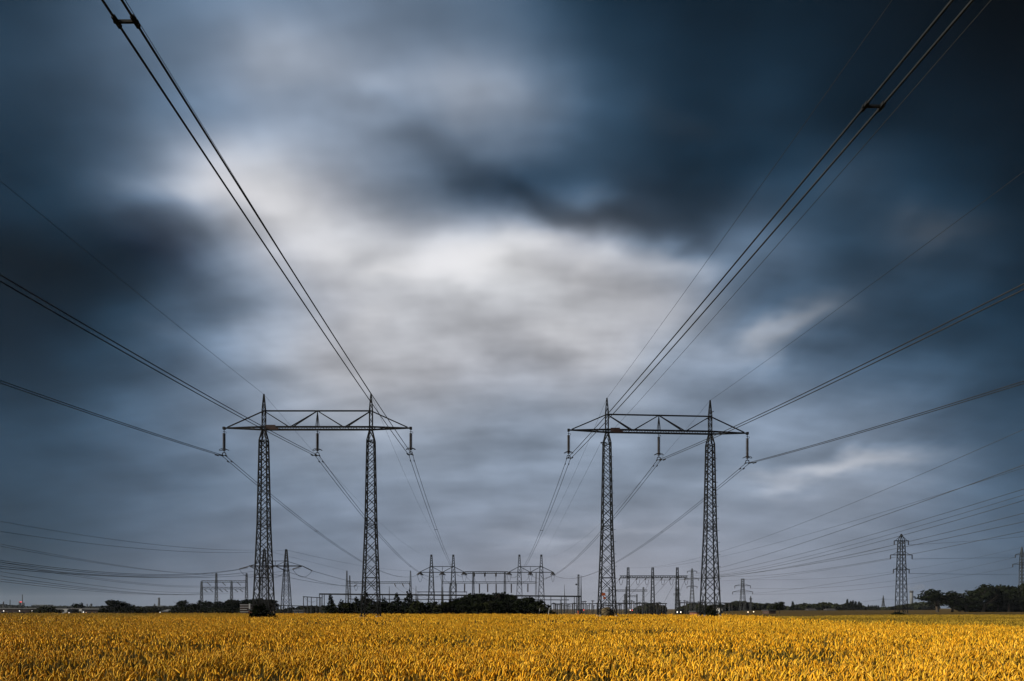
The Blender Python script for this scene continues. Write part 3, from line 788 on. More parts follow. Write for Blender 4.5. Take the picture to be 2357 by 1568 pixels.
def tree(kind, px, py, wpx, Y, label, group=None, var=None, base=None, depth=1.0):
    """px: centre, py: top, wpx: crown width in the photo, Y: metres away"""
    p = P(px, py, Y); g0 = gz(p.x, Y) if base is None else base
    h = (p.z - g0) * 1.04; w = wpx * {'bush': 1.3, 'conifer': 1.45, 'broad': 1.28, 'oak': 1.5, 'poplar': 1.3}[kind] / F * Y
    cr, tr = KIND[kind][rnd.randrange(len(KIND[kind])) if var is None else var % len(KIND[kind])]
    t = thing(TN[kind], (p.x, Y, g0), label, TC[kind], group)
    t.scale = (w, w * depth, h / {'bush': .90, 'conifer': .96, 'broad': .98, 'oak': .98, 'poplar': .98}[kind]); t.rotation_euler = (0, 0, rnd.uniform(0, 6.28) if depth == 1 else 0)
    for nm, me in (('trunk', tr), ('crown', cr)):
        o = bpy.data.objects.new(nm, me); C.objects.link(o); o.parent = t
    return t
# dark belt in the middle, just past the wheat
BELT = 'dark trees and bushes of the belt in front of the substation'
mid = [('bush', 850, 1379, 60, 127), ('bush', 800, 1387, 60, 127), ('bush', 900, 1383, 60, 127), ('bush', 950, 1383, 60, 127), ('bush', 1000, 1386, 60, 127), ('bush', 1036, 1385, 50, 127), ('conifer', 761, 1370, 26, 124), ('conifer', 786, 1382, 30, 123), ('bush', 772, 1392, 46, 121), ('bush', 808, 1386, 48, 122), ('conifer', 820, 1376, 30, 126),
 ('conifer', 841, 1363, 34, 124), ('bush', 868, 1384, 54, 121), ('conifer', 884, 1378, 30, 128), ('bush', 900, 1390, 50, 121), ('conifer', 913, 1367, 30, 125),
 ('conifer', 941, 1361, 36, 123), ('bush', 962, 1386, 50, 121), ('bush', 990, 1391, 48, 122), ('bush', 1018, 1386, 46, 121), ('bush', 1040, 1390, 44, 122),
 ('broad', 1062, 1372, 60, 128), ('broad', 1092, 1366, 64, 129), ('broad', 1122, 1364, 66, 127), ('broad', 1150, 1365, 62, 129), ('broad', 1180, 1368, 58, 128),
 ('bush', 1080, 1386, 60, 121), ('bush', 1118, 1384, 62, 121), ('bush', 1160, 1385, 58, 121), ('broad', 1206, 1374, 50, 126), ('bush', 1196, 1388, 54, 121),
 ('broad', 1232, 1381, 48, 125), ('bush', 1226, 1394, 46, 121), ('bush', 1252, 1390, 42, 122)]
desc = {6:'tallest-pointed dark conifer standing free at the left end of the belt', 11:'pointed dark conifer just left of the left pylon\'s right mast', 16:'tallest dark conifer right of the left pylon\'s right mast',
        33:'dark bush closing the right end of the belt'}
kl = {'conifer': 'small dark conifer standing among the bushes of the belt', 'bush': 'low dark bush filling the front of the belt by the wheat', 'broad': 'round dark tree in the tall middle clump of the belt'}
for i, (k, px, py, w, Y) in enumerate(mid):
    tree(k, px, py, w, Y, desc.get(i, kl[k]), BELT, i)
# left side
LT = 'trees in front of the town on the left'
tree('broad', 272, 1381, 50, 210, 'big round dark tree right of the long lit warehouse', LT, 1)
tree('bush', 246, 1394, 26, 215, 'small dark bush against the left flank of the big round tree', LT, 0)
tree('bush', 300, 1396, 40, 208, 'dark bush sloping off the right flank of the big round tree', LT, 2)
tree('bush', 108, 1396, 60, 205, 'broad low dark bush between the two long buildings on the left', LT, 1, depth=.6)
tree('broad', 180, 1388, 25, 330, 'small round tree showing above the warehouse roof', LT, 2)
tree('bush', 350, 1398, 36, 230, 'low dark bush left of the small lit house', LT, 3)
tree('bush', 328, 1400, 30, 228, 'lowest dark bush beside the big round tree, half in wheat', LT, 1)
LH = 'row of round dark trees under the small gantry'
for i, (px, py, w) in enumerate([(421, 1383, 40), (446, 1389, 36), (473, 1383, 44), (511, 1383, 40), (538, 1388, 36), (548, 1380, 54), (578, 1379, 54), (600, 1376, 50), (618, 1380, 40)]):
    tree('broad', px, py, w, 222 + 5 * (i % 3), ['dark dome-shaped tree at the left end of the row under the gantry', 'low tree second in the row under the gantry',
      'dome-shaped tree under the left gantry column', 'dark tree between the two middle gantry columns', 'low gap tree right of the third gantry column',
      'broad dark tree under the right gantry column', 'broad dark tree behind the white louvred building', 'tallest dark tree of the row behind the left pylon foot',
      'dark tree showing through the left mast of the left pylon'][i], LH, i)
for i, (px, py, w) in enumerate([(404, 1396, 30), (434, 1398, 46), (466, 1399, 46), (500, 1399, 44), (532, 1399, 42), (560, 1399, 40)]):
    tree('bush', px, py, w, 216, 'low dark bush in front of the tree row under the gantry', 'bushes in front of the left tree row', i)
# scrub round the masts
tree('bush', 603, 1393, 46, 80.6, 'dark scrubby bush wrapped round the left mast foot', None, 0, base=.1)
tree('bush', 628, 1411, 26, 80.2, 'low dark tuft at the right side of the bushy mast foot', None, 1, base=.1)
tree('bush', 586, 1411, 22, 80.2, 'low dark tuft at the left side of the bushy mast foot', None, 2, base=.1)
tree('bush', 1636, 1396, 30, 86.6, 'dark bush growing inside the rightmost portal mast foot', None, 3, base=.1)
md = MB(); c0 = P(1397, 1400, 84.6)
md.lathe((c0.x, c0.y, 0), [(1.05, -.1), (1.0, .6), (.86, 1.3), (.6, 1.8), (.2, 2.0), (.02, 2.02)], 18)
tag(md.build('earth_mound', 'mound', None, True, at=(c0.x, c0.y, 0)), 'brown earth mound inside the foot of the mast with the orange sign', 'mound')
pm = P(2075, 1414, 160)
md = MB().lathe((pm.x, pm.y, 0), [(2.3, -.1), (2.0, .4), (1.2, .75), (.3, .95), (.02, .96)], 16)
tag(md.build('earth_mound', 'mound', None, True, at=(pm.x, pm.y, 0)), 'low dark mound under the tall lattice pylon on the right', 'mound')
tree('bush', 2070, 1409, 30, 158, 'dark weeds on the mound under the tall lattice pylon', None, 0, base=0)
# right side
RW = 'trees of the dark wood on the right'
for i, (px, py, w, Y) in enumerate([(2158, 1359, 56, 330), (2192, 1363, 46, 332), (2222, 1363, 52, 330), (2262, 1348, 64, 328), (2296, 1354, 50, 331), (2322, 1346, 58, 327), (2350, 1350, 56, 330), (2384, 1340, 70, 328), (2430, 1342, 70, 330)]):
    tree('oak' if i < 4 else 'broad', px, py, w, Y, ['end tree of the right wood, trunk bare below a flat crown', 'low second tree of the right wood with gap under its crown', 'third tree of the right wood, thin straight trunk',
      'broad high-domed tree with paired trunks in the right wood', 'smaller tree right of the high-domed tree', 'tall dense tree left of the far right pylon', 'dense tree under the far right pylon',
      'dense tree at the right edge of the picture', 'dense tree just past the right edge'][i], RW, i, base=-.3)
for i, px in enumerate((2250, 2290, 2330, 2370)):
    tree('bush', px, 1384, 84, 345, 'dark undergrowth bush behind the trunks of the right wood', 'undergrowth of the right wood', i, base=-.3)
tree('broad', 1794, 1384, 24, 240, 'lone ragged dark tree in the field left of the tall pylon', None, 3)
tree('poplar', 1825, 1386, 10, 420, 'single dark poplar right of the lone ragged tree', None, 0)
PP = 'poplars on the far right skyline'
for i, (px, py) in enumerate([(1950, 1381), (1957, 1382.5), (1963, 1383.5), (1969, 1383.5), (1977, 1386), (1981, 1387)]):
    tree('poplar', px, py, 9, 600, 'dark poplar in the taller poplar clump on the right skyline', PP, i)
for i, px in enumerate((1999, 2004, 2008.5, 2013, 2017.5, 2022)):
    tree('poplar', px, 1393 + .4 * (i % 3), 5.5, 640, 'small poplar in the low poplar row left of the tiny pylon', PP, i)

def woodland(name, x0, x1, prof, Y, label, n, leaf, seed):
    """a far wood that reads as one mass: a long bank of leaf clumps under the outline prof [(px,top py)]"""
    q = random.Random(seed); lb = []
    px = x0
    while px < x1:
        top = np.interp(px, [a for a, b in prof], [b for a, b in prof]) + q.uniform(-1.2, 1.5)
        p = P(px, top, Y + q.uniform(0, 25)); g0 = gz(p.x, Y); h = p.z - g0; r_ = h * q.uniform(.32, .5)
        lb.append((p.x, p.y, p.z - r_ * .8, r_ * 1.1, r_, r_ * .8)); lb.append((p.x, p.y + 3, g0 + h * .35, r_ * 1.2, r_, h * .4))
        px += r_ * .7 / Y * F
    c = np.mean([l[:3] for l in lb], 0); z0 = min(l[2] - l[5] for l in lb)
    lb = [(l[0]-c[0], l[1]-c[1], l[2]-z0, *l[3:]) for l in lb]
    o = bpy.data.objects.new(name, crown_mesh(name, lb, n, leaf, 'leaf_b', seed, .6)); C.objects.link(o); o.location = (c[0], c[1], z0)
    tag(o, label, 'woodland', kind='stuff')
woodland('woodland', 1566, 1700, [(1560,1400),(1580,1396),(1594,1389),(1606,1391),(1620,1394),(1650,1393),(1680,1390),(1700,1388)], 480, 'low dark wood behind the right gantry', 5000, 1.1, 3)
woodland('woodland', 1690, 1800, [(1690,1386),(1710,1385),(1730,1388),(1748,1390),(1772,1392),(1800,1393)], 560, 'dark wooded ridge behind the double-armed pylon', 4500, 1.3, 4)
woodland('woodland', 1800, 1955, [(1800,1397),(1820,1398),(1835,1394),(1850,1391),(1870,1393),(1895,1389),(1915,1391),(1935,1393),(1955,1390)], 620, 'long dark wood on the skyline left of the poplars', 6500, 1.4, 5)
woodland('woodland', 1955, 2160, [(1955,1390),(1980,1394),(1996,1399),(2030,1401),(2060,1398),(2080,1394),(2100,1390),(2130,1388),(2160,1386)], 680, 'dark wooded rise behind the tall lattice pylon', 6500, 1.5, 6)
woodland('woodland', 1470, 1530, [(1470,1398),(1486,1392),(1505,1391),(1520,1395),(1530,1399)], 460, 'dark clump of trees seen through the mast with the orange sign', 2200, 1.1, 7)
woodland('woodland', 640, 760, [(640,1404),(670,1401),(690,1397),(715,1396),(735,1394),(760,1398)], 330, 'dark far trees behind the low fence left of the belt', 4500, .8, 8)
woodland('woodland', -40, 250, [(-40,1393),(40,1394),(70,1396),(120,1396),(170,1396),(210,1397),(250,1397)], 900, 'dim tree line behind the long buildings on the left', 6500, 1.8, 9)
woodland('woodland', 300, 420, [(300,1396),(340,1397),(370,1397),(392,1395),(420,1399)], 620, 'dim far trees round the thin chimney', 3500, 1.3, 10)

# ------------------------------------------------------------------ terminal portals, gantries and the substation
def insul(mb, p, q, r=.16):
    p, q = Vector(p), Vector(q); n = 8; pts, rs = [], []
    for k in range(n):
        for f, rr in ((0, .35), (.3, 1), (.7, .9)):
            pts.append(p.lerp(q, (k + f) / n)); rs.append(r * rr)
    pts.append(q); rs.append(r * .35)
    mb.tube(pts, rs, 6)
def terminal(x0, x1, e0, e1, label, who):
    Y = YT; a, b = P(x0, 1400, Y).x, P(x1, 1400, Y).x; l, r = P(e0, 1, Y).x, P(e1, 1, Y).x
    zb, zc, zt = P(0, 1317.5, Y).z, P(0, 1304, Y).z, P(0, 1279.5, Y).z; g0 = gz(a, Y)
    t = thing('terminal_portal', ((a + b) / 2, Y, g0), label, 'pylon', 'terminal portals behind the belt')
    for x in (a, b):
        MB().lattice(x, Y, [(g0, 3.6), (zb - 6, 2.3), (zb, 1.75), (zt, .7)], .25, .12, 1.15).box((x, Y, zt + .2), (1.0, 1.0, .7)).build('mast', 'steel', t)
    m = MB(); mid = (a + b) / 2
    for y in (Y - .5, Y + .5):
        m.bar((l, y, zb), (r, y, zb), .30)
    for k in range(20): m.bar((l + (r-l) * k / 20, Y + .5 * (-1) ** k, zb), (l + (r-l) * (k+1) / 20, Y - .5 * (-1) ** k, zb), .15)
    m.build('crossarm', 'steel', t)
    m = MB().bar((a, Y, zc), (b, Y, zc), .28).bar((a, Y, zc), (l, Y, zb), .28).bar((b, Y, zc), (r, Y, zb), .28).bar((a, Y, zc), (mid, Y, zb), .28).bar((b, Y, zc), (mid, Y, zb), .28).bar((mid, Y, zc), (mid, Y, zb), .2)
    m.build('truss', 'steel', t)
    for k, x in enumerate((l + .3, mid, r - .3)):
        q = thing('tension_insulator', (x, Y, zb), 'tension insulators and cable loop at the %s of the %s terminal portal' % (('left arm tip', 'middle', 'right arm tip')[k], who), 'insulator', 'tension insulators of the terminal portals')
        for s_ in (-1, 1):
            mb = MB()
            for dx in (-.35, .35): insul(mb, (x + dx, Y + s_ * .3, zb - .2), (x + dx + s_ * .9, Y + s_ * 2.6, zb - 1.3), .28)
            mb.build('disc_string', 'ins', q)
        MB().tube([(x - 1.0 + 2.0 * i / 12, Y - 2.4 + 4.8 * i / 12, zb - 1.3 - 3.6 * 4 * (i/12) * (1 - i/12)) for i in range(13)], .07, 5).build('jumper_loop', 'cable', q, True)
    return l, mid, r, zb
T1 = terminal(993, 1043.5, 965.5, 1070, 'left terminal portal of two pointed lattice masts behind the belt', 'left')
T2 = terminal(1195.5, 1246, 1170.5, 1274, 'right terminal portal of two pointed lattice masts behind the belt', 'right')

def gantry(name, label, cat, Y, masts, beams, w0, w1, group=None, m='steel_far', xb=False, bt=.22, g=None, solid=False, leg=.16):
    """masts [(px, top py)], beams [(px0, px1, py)]: a row of lattice columns carrying lattice beams"""
    x_ = [P(px, 0, Y).x for px, _ in masts]; g0 = gz(x_[0], Y) if g is None else g
    t = thing(name, (sum(x_) / len(x_), Y, g0), label, cat, group)
    for x, (px, py) in zip(x_, masts):
        z = P(0, py, Y).z; mb = MB()
        if solid: mb.tube([(x, Y, g0), (x, Y, z)], [w0 / 2, w1 / 2], 8)
        else: mb.lattice(x, Y, [(g0, w0), (z, w1)], leg, leg * .6, 1.1, xb=xb)
        mb.build('column', m, t)
    for a, b, py in beams:
        z = P(0, py, Y).z; a, b = P(a, 0, Y).x, P(b, 0, Y).x; mb = MB()
        for dz in (-.45, .45): mb.bar((a, Y - .3, z + dz), (b, Y - .3, z + dz), bt); mb.bar((a, Y + .3, z + dz), (b, Y + .3, z + dz), bt)
        n = max(4, int((b - a) / 1.1))
        for k in range(n):
            s_ = .45 * (-1) ** k; mb.bar((a + (b-a) * k / n, Y, z - s_), (a + (b-a) * (k+1) / n, Y, z + s_), bt * .55)
        mb.build('beam', m, t)
    return t
def hang(px, py, dx, dy, Y, label, group, loop=False, r=.2):
    """an insulator hanging from (px,py) over (dx,dy) photo units"""
    p, q = P(px, py, Y), P(px + dx, py + dy, Y - 1.2)
    t = thing('hanging_insulator', p, label, 'insulator', group)
    mb = MB(); insul(mb, p, q, r); mb.build('disc_stack', 'ins', t)
    if loop:
        a, b = q, P(px + dx + 9, py + dy - 1, Y + 1.2)
        MB().tube([a.lerp(b, i / 10) - Vector((0, 0, 2.6 * 4 * (i/10) * (1 - i/10))) for i in range(11)], .09, 5).build('jumper_loop', 'cable', t, True)
    return t
# left: two-mast angle tower behind the left mast of the left pylon
YA = 190.0
a, b = P(608.5, 0, YA).x, P(659, 0, YA).x; l, r = P(574, 0, YA).x, P(696, 0, YA).x
zt, zc, zb = P(0, 1266, YA).z, P(0, 1291.5, YA).z, P(0, 1303, YA).z
t = thing('angle_tower', ((a + b) / 2, YA, 0), 'twin-masted angle tower half hidden behind the left mast of the left pylon', 'pylon')
for x in (a, b):
    MB().lattice(x, YA, [(0, 2.5), (7, 1.8), (zb, 1.0), (zt, .4)], .15, .07, 1.0).box((x, YA, zt), (.5, .5, .35)).build('mast', 'steel', t)
m = MB()
for y in (YA - .35, YA + .35): m.bar((l, y, zb), (r, y, zb), .26)
for k in range(16): m.bar((l + (r-l) * k / 16, YA + .35 * (-1) ** k, zb), (l + (r-l) * (k+1) / 16, YA - .35 * (-1) ** k, zb), .08)
m.build('crossarm', 'steel', t)
MB().bar((a, YA, zc), (b, YA, zc), .14).bar((a, YA, zc), (l, YA, zb), .12).bar((b, YA, zc), (r, YA, zb), .12).bar((a, YA, zc), ((a+b)/2, YA, zb), .12).bar((b, YA, zc), ((a+b)/2, YA, zb), .12).bar(((a+b)/2, YA, zc), ((a+b)/2, YA, zb), .09).build('truss', 'steel', t)
AT = []
for k, (x, w) in enumerate(((l, 'left arm tip'), ((a + b) / 2, 'crossarm middle'), (r, 'right arm tip'))):
    q = thing('tension_insulator', (x, YA, zb), 'slanting tension insulators at the %s of the twin-masted angle tower' % w, 'insulator', 'tension insulators of the angle tower')
    e = []
    for s_ in (-1, 1):
        p0 = Vector((x + s_ * .2, YA, zb - .1)); p1 = Vector((x + s_ * 2.5, YA - s_ * .8 * -1, zb - (.9 if s_ < 0 else 1.3)))
        mb = MB(); insul(mb, p0, p1, .19); mb.build('disc_string', 'ins', q); e.append(p1)
    MB().tube([e[0].lerp(e[1], i / 12) - Vector((0, 0, 2.0 * 4 * (i/12) * (1 - i/12))) for i in range(13)], .05, 5).build('jumper_loop', 'cable', q, True)
    AT.append(e)
# left gantry
YG = 350.0
gantry('gantry', 'four-columned red-brown gantry with two beams above the left tree row', 'gantry', YG,
       [(464, 1338.5), (498, 1320), (533, 1338.5), (567.6, 1320)], [(464, 567.6, 1338.5), (464, 567.6, 1354)], 1.6, .55, leg=.17)
for px, w in ((477, 'left'), (511.5, 'middle'), (546.5, 'right')):
    hang(px, 1341, 8, 7, YG, 'slanting insulator under the upper beam, %s bay of the left gantry' % w, 'insulators of the left gantry')
for i, px in enumerate((470.5, 483, 505.5, 517, 540.5, 552)):
    hang(px, 1357, 7.5, 6, YG, 'slanting insulator under the lower beam, %s of the %s bay of the left gantry' % (('left', 'right')[i % 2], ('left', 'middle', 'right')[i // 2]), 'insulators of the left gantry')
# middle gantries
YM = 370.0
gantry('gantry', 'long pale gantry left of the left terminal portal, tall end columns', 'gantry', YM, [(798.5, 1314), (805, 1325), (945, 1314)], [(798.5, 945, 1341)], 1.9, .35)
gantry('gantry', 'long pale gantry crossing behind both terminal portals', 'gantry', YM + 6, [(1018, 1318), (1036, 1343), (1090, 1317), (1161.5, 1317), (1234, 1317)], [(1017, 1234, 1341)], 1.7, .35)
gantry('gantry', 'short thick-beamed gantry strung between the two terminal portals', 'gantry', YT + 4, [(1089, 1318), (1162.5, 1318)], [(1070, 1170, 1318)], 1.3, .7, m='steel', bt=.3)
for i, px in enumerate((1091.5, 1116, 1141.5)):
    hang(px, 1319, 0, 8, YT + 4, 'short thick insulator %s under the beam between the terminal portals' % ('at left', 'in the middle', 'at right')[i], 'insulators between the terminal portals', r=.45)
for i, px in enumerate((1050, 1069.5, 1103.5, 1122.5, 1142, 1177, 1215)):
    hang(px, 1344, 0, 19 + (i % 3), YM + 6, 'long dark insulator hanging from the gantry behind the terminal portals', 'long insulators of the gantry behind the portals', r=.42)
for i, px in enumerate((908, 926, 945 - 3)):
    hang(px, 1344, 3, 6, YM, ['left', 'middle', 'right'][i] + ' of three insulators under the pale gantry left of the portals', 'insulators of the pale gantry', r=.3)
for i, px in enumerate((822, 843, 865)):
    hang(px, 1346, -7, 3, YM, ['left', 'middle', 'right'][i] + ' of three flat insulators where the pale gantry meets the pylon mast', 'insulators of the pale gantry', True, .3)
# busbar runs
YB = 300.0
def busbar(label, Y, x0, x1, py0, py1, thick, posts, group, pr=.16, name='busbar_run'):
    a, b = P(x0, py0, Y), P(x1, py1, Y); g0 = gz((a.x + b.x) / 2, Y)
    t = thing(name, ((a.x + b.x) / 2, Y, g0), label, 'busbar', group)
    MB().bar(a, b, thick).bar(a + Vector((0, .9, -.1)), b + Vector((0, .9, -.1)), thick * .6).build('beam', 'steel', t)
    for px in posts:
        z = np.interp(px, [x0, x1], [a.z, b.z]); x = P(px, 0, Y).x
        MB().bar((x, Y + .3, gz(x, Y)), (x, Y + .3, z), pr * 1.2, pr).build('post', 'steel_far', t)
    return t
BG = 'busbar runs of the substation'
busbar('longest black busbar run crossing behind the whole belt', YB, 735, 1336, 1367.5, 1373, .62, [735, 741, 746, 757, 830, 880, 960, 1020, 1090, 1150, 1210, 1268, 1292, 1303, 1322, 1327, 1331, 1334], BG, .26)
busbar('thin second busbar run lower behind the belt', YB + 25, 800, 1310, 1379, 1381, .3, [800, 812, 850, 940, 985, 1010, 1060, 1240, 1290], BG, .2)
busbar('thin high busbar run right of the left pylon', YB + 40, 960, 1075, 1362.5, 1362.5, .25, [962, 1000, 1040, 1074], BG, .2)
busbar('bare post row with one rail left of the belt', YB - 40, 697, 742, 1373.5, 1376, .22, [698, 707, 716, 729, 738], BG, .22)
busbar('low dark rail on short posts beside the angle tower', YB - 30, 640, 727, 1394, 1395.5, .3, [645, 653, 662, 673, 686, 700, 714, 726], BG, .2)
busbar('far rail of the yard left of the orange-signed mast', 390, 1336, 1436, 1389.5, 1389.5, .32, [1338, 1350, 1362, 1376, 1388, 1430], BG, .3)
busbar('far dark rail right of the orange-signed mast', 385, 1416, 1535, 1388.5, 1389.5, .5, [1425, 1440, 1462, 1488, 1513, 1533], BG, .3)
busbar('far dark rail under the right three-masted gantry', 392, 1562, 1715, 1387.5, 1388.5, .5, [1566, 1580, 1600, 1622, 1650, 1680, 1712], BG, .3)
busbar('low rail of the yard at the right end of the belt', 320, 1268, 1345, 1390, 1390, .25, [1269, 1282, 1298, 1312, 1330, 1344], BG, .2)
# small switchgear posts
def switch_post(h):
    t = thing('switchgear_post', (0, 0, 0), 'thin grey switchgear post with ribbed insulator in the open substation yard', 'switchgear', 'switchgear posts of the yard')
    MB().bar((0, 0, 0), (0, 0, h * .55), .22).build('post', 'steel_far', t)
    mb = MB(); insul(mb, (0, 0, h * .55), (0, 0, h * .93), .26); mb.build('insulator', 'ins', t)
    MB().bar((-.8, 0, h * .95), (.8, 0, h * .95), .2).bar((0, 0, h * .93), (0, 0, h), .2).build('contact_arm', 'steel_far', t)
    return t
sp0 = switch_post(6.0); first = True
slots = [1273 + 3.6 * k for k in range(17)] + [1337 + 5.2 * k for k in range(20)] + [1443 + 5.6 * k for k in range(17)] + [1566 + 8.5 * k for k in range(15)]
for px in slots:
    Y = rnd.uniform(320, 400); py = rnd.uniform(1386, 1394) if px < 1340 else rnd.uniform(1381, 1393)
    p = P(px + rnd.uniform(-1.5, 1.5), py, Y); g0 = gz(p.x, Y); h = p.z - g0
    o = sp0 if first else dup(sp0, (0, 0, 0)); first = False
    o.location = (p.x, Y, g0); o.scale = (1, 1, h / 6.0)
# needle masts
def needle(px, py, Y, r, label):
    p = P(px, py, Y); g0 = gz(p.x, Y)
    tag(MB().tube([(p.x, Y, g0), (p.x, Y, g0 + (p.z - g0) * .6), (p.x, Y, p.z)], [r, r * .7, r * .25], 8).build('lightning_mast', 'steel_far', None, True, at=(p.x, Y, g0)), label, 'mast', 'lightning masts of the substation')
needle(957.5, 1349, 330, .35, 'tapered lightning mast just left of the left terminal portal')
needle(1018, 1350, 330, .45, 'tapered lightning mast between the left terminal portal masts')
needle(1034, 1350, 332, .3, 'short tapered lightning mast touching the left terminal portal')
needle(896, 1350, 330, .35, 'tapered lightning mast above the belt conifers')
needle(1299.5, 1345.5, 310, .25, 'thin lone lightning needle above the right end of the busbar')
needle(1337.5, 1325, 315, .36, 'plain tall pole at the right end of the long busbar')
p = P(1331.5, 1323, 315); g0 = gz(p.x, 315)
t = thing('camera_mast', (p.x, 315, g0), 'tall lattice pole with round lamp head beside the plain pole', 'mast')
MB().lattice(p.x, 315, [(g0, .75), (p.z, .6)], .2, .13, 1.2).build('pole', 'steel_far', t)
MB().ball((p.x - 1.0, 315, p.z - 4.5), .42).bar((p.x - 1.0, 315, p.z - 4.5), (p.x, 315, p.z - 4.5), .15).build('lamp_head', 'steel', t)
# right gantry of three masts
YR3 = 330.0
gantry('gantry', 'right three-masted gantry with ladder-like columns and one long beam', 'gantry', YR3, [(1445.8, 1306.5), (1502.3, 1306.5), (1559, 1306.5)], [(1427, 1582, 1328)], 2.0, .8, m='steel', bt=.36, leg=.24)
for i, px in enumerate((1428, 1467, 1487.5, 1524.5, 1544, 1578)):
    hang(px, 1330, -3, 5, YR3, 'insulator with hanging loop under the right gantry, %s from the left' % ('first', 'second', 'third', 'fourth', 'fifth', 'sixth')[i], 'insulators of the right gantry', True, .3)
gantry('gantry', 'smaller far gantry seen between the orange-signed mast and the right gantry', 'gantry', 420, [(1402.5, 1352), (1441.5, 1351), (1481, 1352)], [(1392, 1490, 1359.5)], 1.2, .6, bt=.25, leg=.22)
gantry('gantry', 'lowest small gantry under the first column of the right gantry', 'gantry', 440, [(1438, 1368), (1466, 1368)], [(1436.5, 1467, 1372.5)], .9, .5, bt=.22, leg=.2)
gantry('gantry', 'small twin-armed post gantry behind the third column of the right gantry', 'gantry', 440, [(1559, 1355)], [(1550, 1567, 1368.5), (1553, 1565, 1357)], .9, .5, bt=.2, leg=.2)

# ------------------------------------------------------------------ lattice pylons further off
def lattice_pylon(px, pt, Y, wb, wt, arms, label, base=None, m='steel', flat=False, group='far lattice pylons', leg=.13, drop=0, tri=False):
    p = P(px, pt, Y); g0 = gz(p.x, Y) if base is None else base; k = Y / F
    t = thing('lattice_pylon', (p.x, Y, g0), label, 'pylon', group)
    za = P(0, arms[-1][0], Y).z
    top = max(P(0, arms[0][0], Y).z, za + .8)
    prof = [(g0, wb * k), (za, wt * 1.35 * k), (top, wt * k)]
    prof.append((p.z, wt * k if flat else .12))
    mb = MB()
    mb.lattice(p.x, Y, prof[:3], leg, leg * .45, 1.1); mb.lattice(p.x, Y, prof[2:], leg * .9, leg * .5, 1.2)
    mb.build('tower', m, t)
    for py, hw in arms:
        z = P(0, py, Y).z; h = hw * k; am = MB()
        for s_ in (-1, 1):
            for y in (-.3, .3): am.bar((p.x, Y + y, z), (p.x + s_ * h, Y + y * .3, z), leg * 1.1)
            if tri: am.bar((p.x, Y, z + 5.5 * k), (p.x + s_ * h, Y, z), leg * .8)
            else: am.bar((p.x + s_ * wt * .5 * k, Y, z + .9), (p.x + s_ * h * .8, Y, z + .06), leg * .6)
        arm = am.build('arm', m, t)
        if drop:
            for s_ in (-1, 1):
                ib = MB(); insul(ib, (p.x + s_ * h, Y, z), (p.x + s_ * h, Y, z - drop * k), .15 if Y < 250 else .26)
                ib.build('insulator', 'ins', arm)
    return t
lattice_pylon(2074.6, 1229.5, 160, 19, 10.4, [(1245, 16.3), (1277.5, 24.8), (1310.5, 18)], 'tall three-armed lattice pylon standing alone on a mound on the right', drop=9.5, base=0)
lattice_pylon(2352, 1259, 345, 9, 5, [(1277, 15), (1299, 21)], 'two-armed lattice pylon behind the wood at the right edge', m='steel_far', tri=True, drop=7, leg=.2, base=0)
lattice_pylon(1593, 1308, 400, 12.5, 3.6, [(1315, 11), (1332, 14.5), (1350, 11.5)], 'slim three-armed lattice pylon behind the right gantry', m='steel_far', drop=4.5, leg=.2)
lattice_pylon(1709.5, 1332.5, 420, 12.5, 5.5, [(1348.5, 18), (1362.5, 23)], 'squat flat-topped lattice pylon with two drooping arms', m='steel_far', flat=True, tri=True, drop=6, leg=.22)
lattice_pylon(2033, 1371, 700, 7.5, 1.6, [(1379.5, 4.6), (1384.5, 3.6)], 'tiny lattice pylon far off by the poplar row', m='steel_far', leg=.35)
lattice_pylon(1728, 1372, 520, 3, 1.5, [(1379, 4)], 'tiny single-armed pylon right of the squat pylon', m='steel_far', leg=.28)

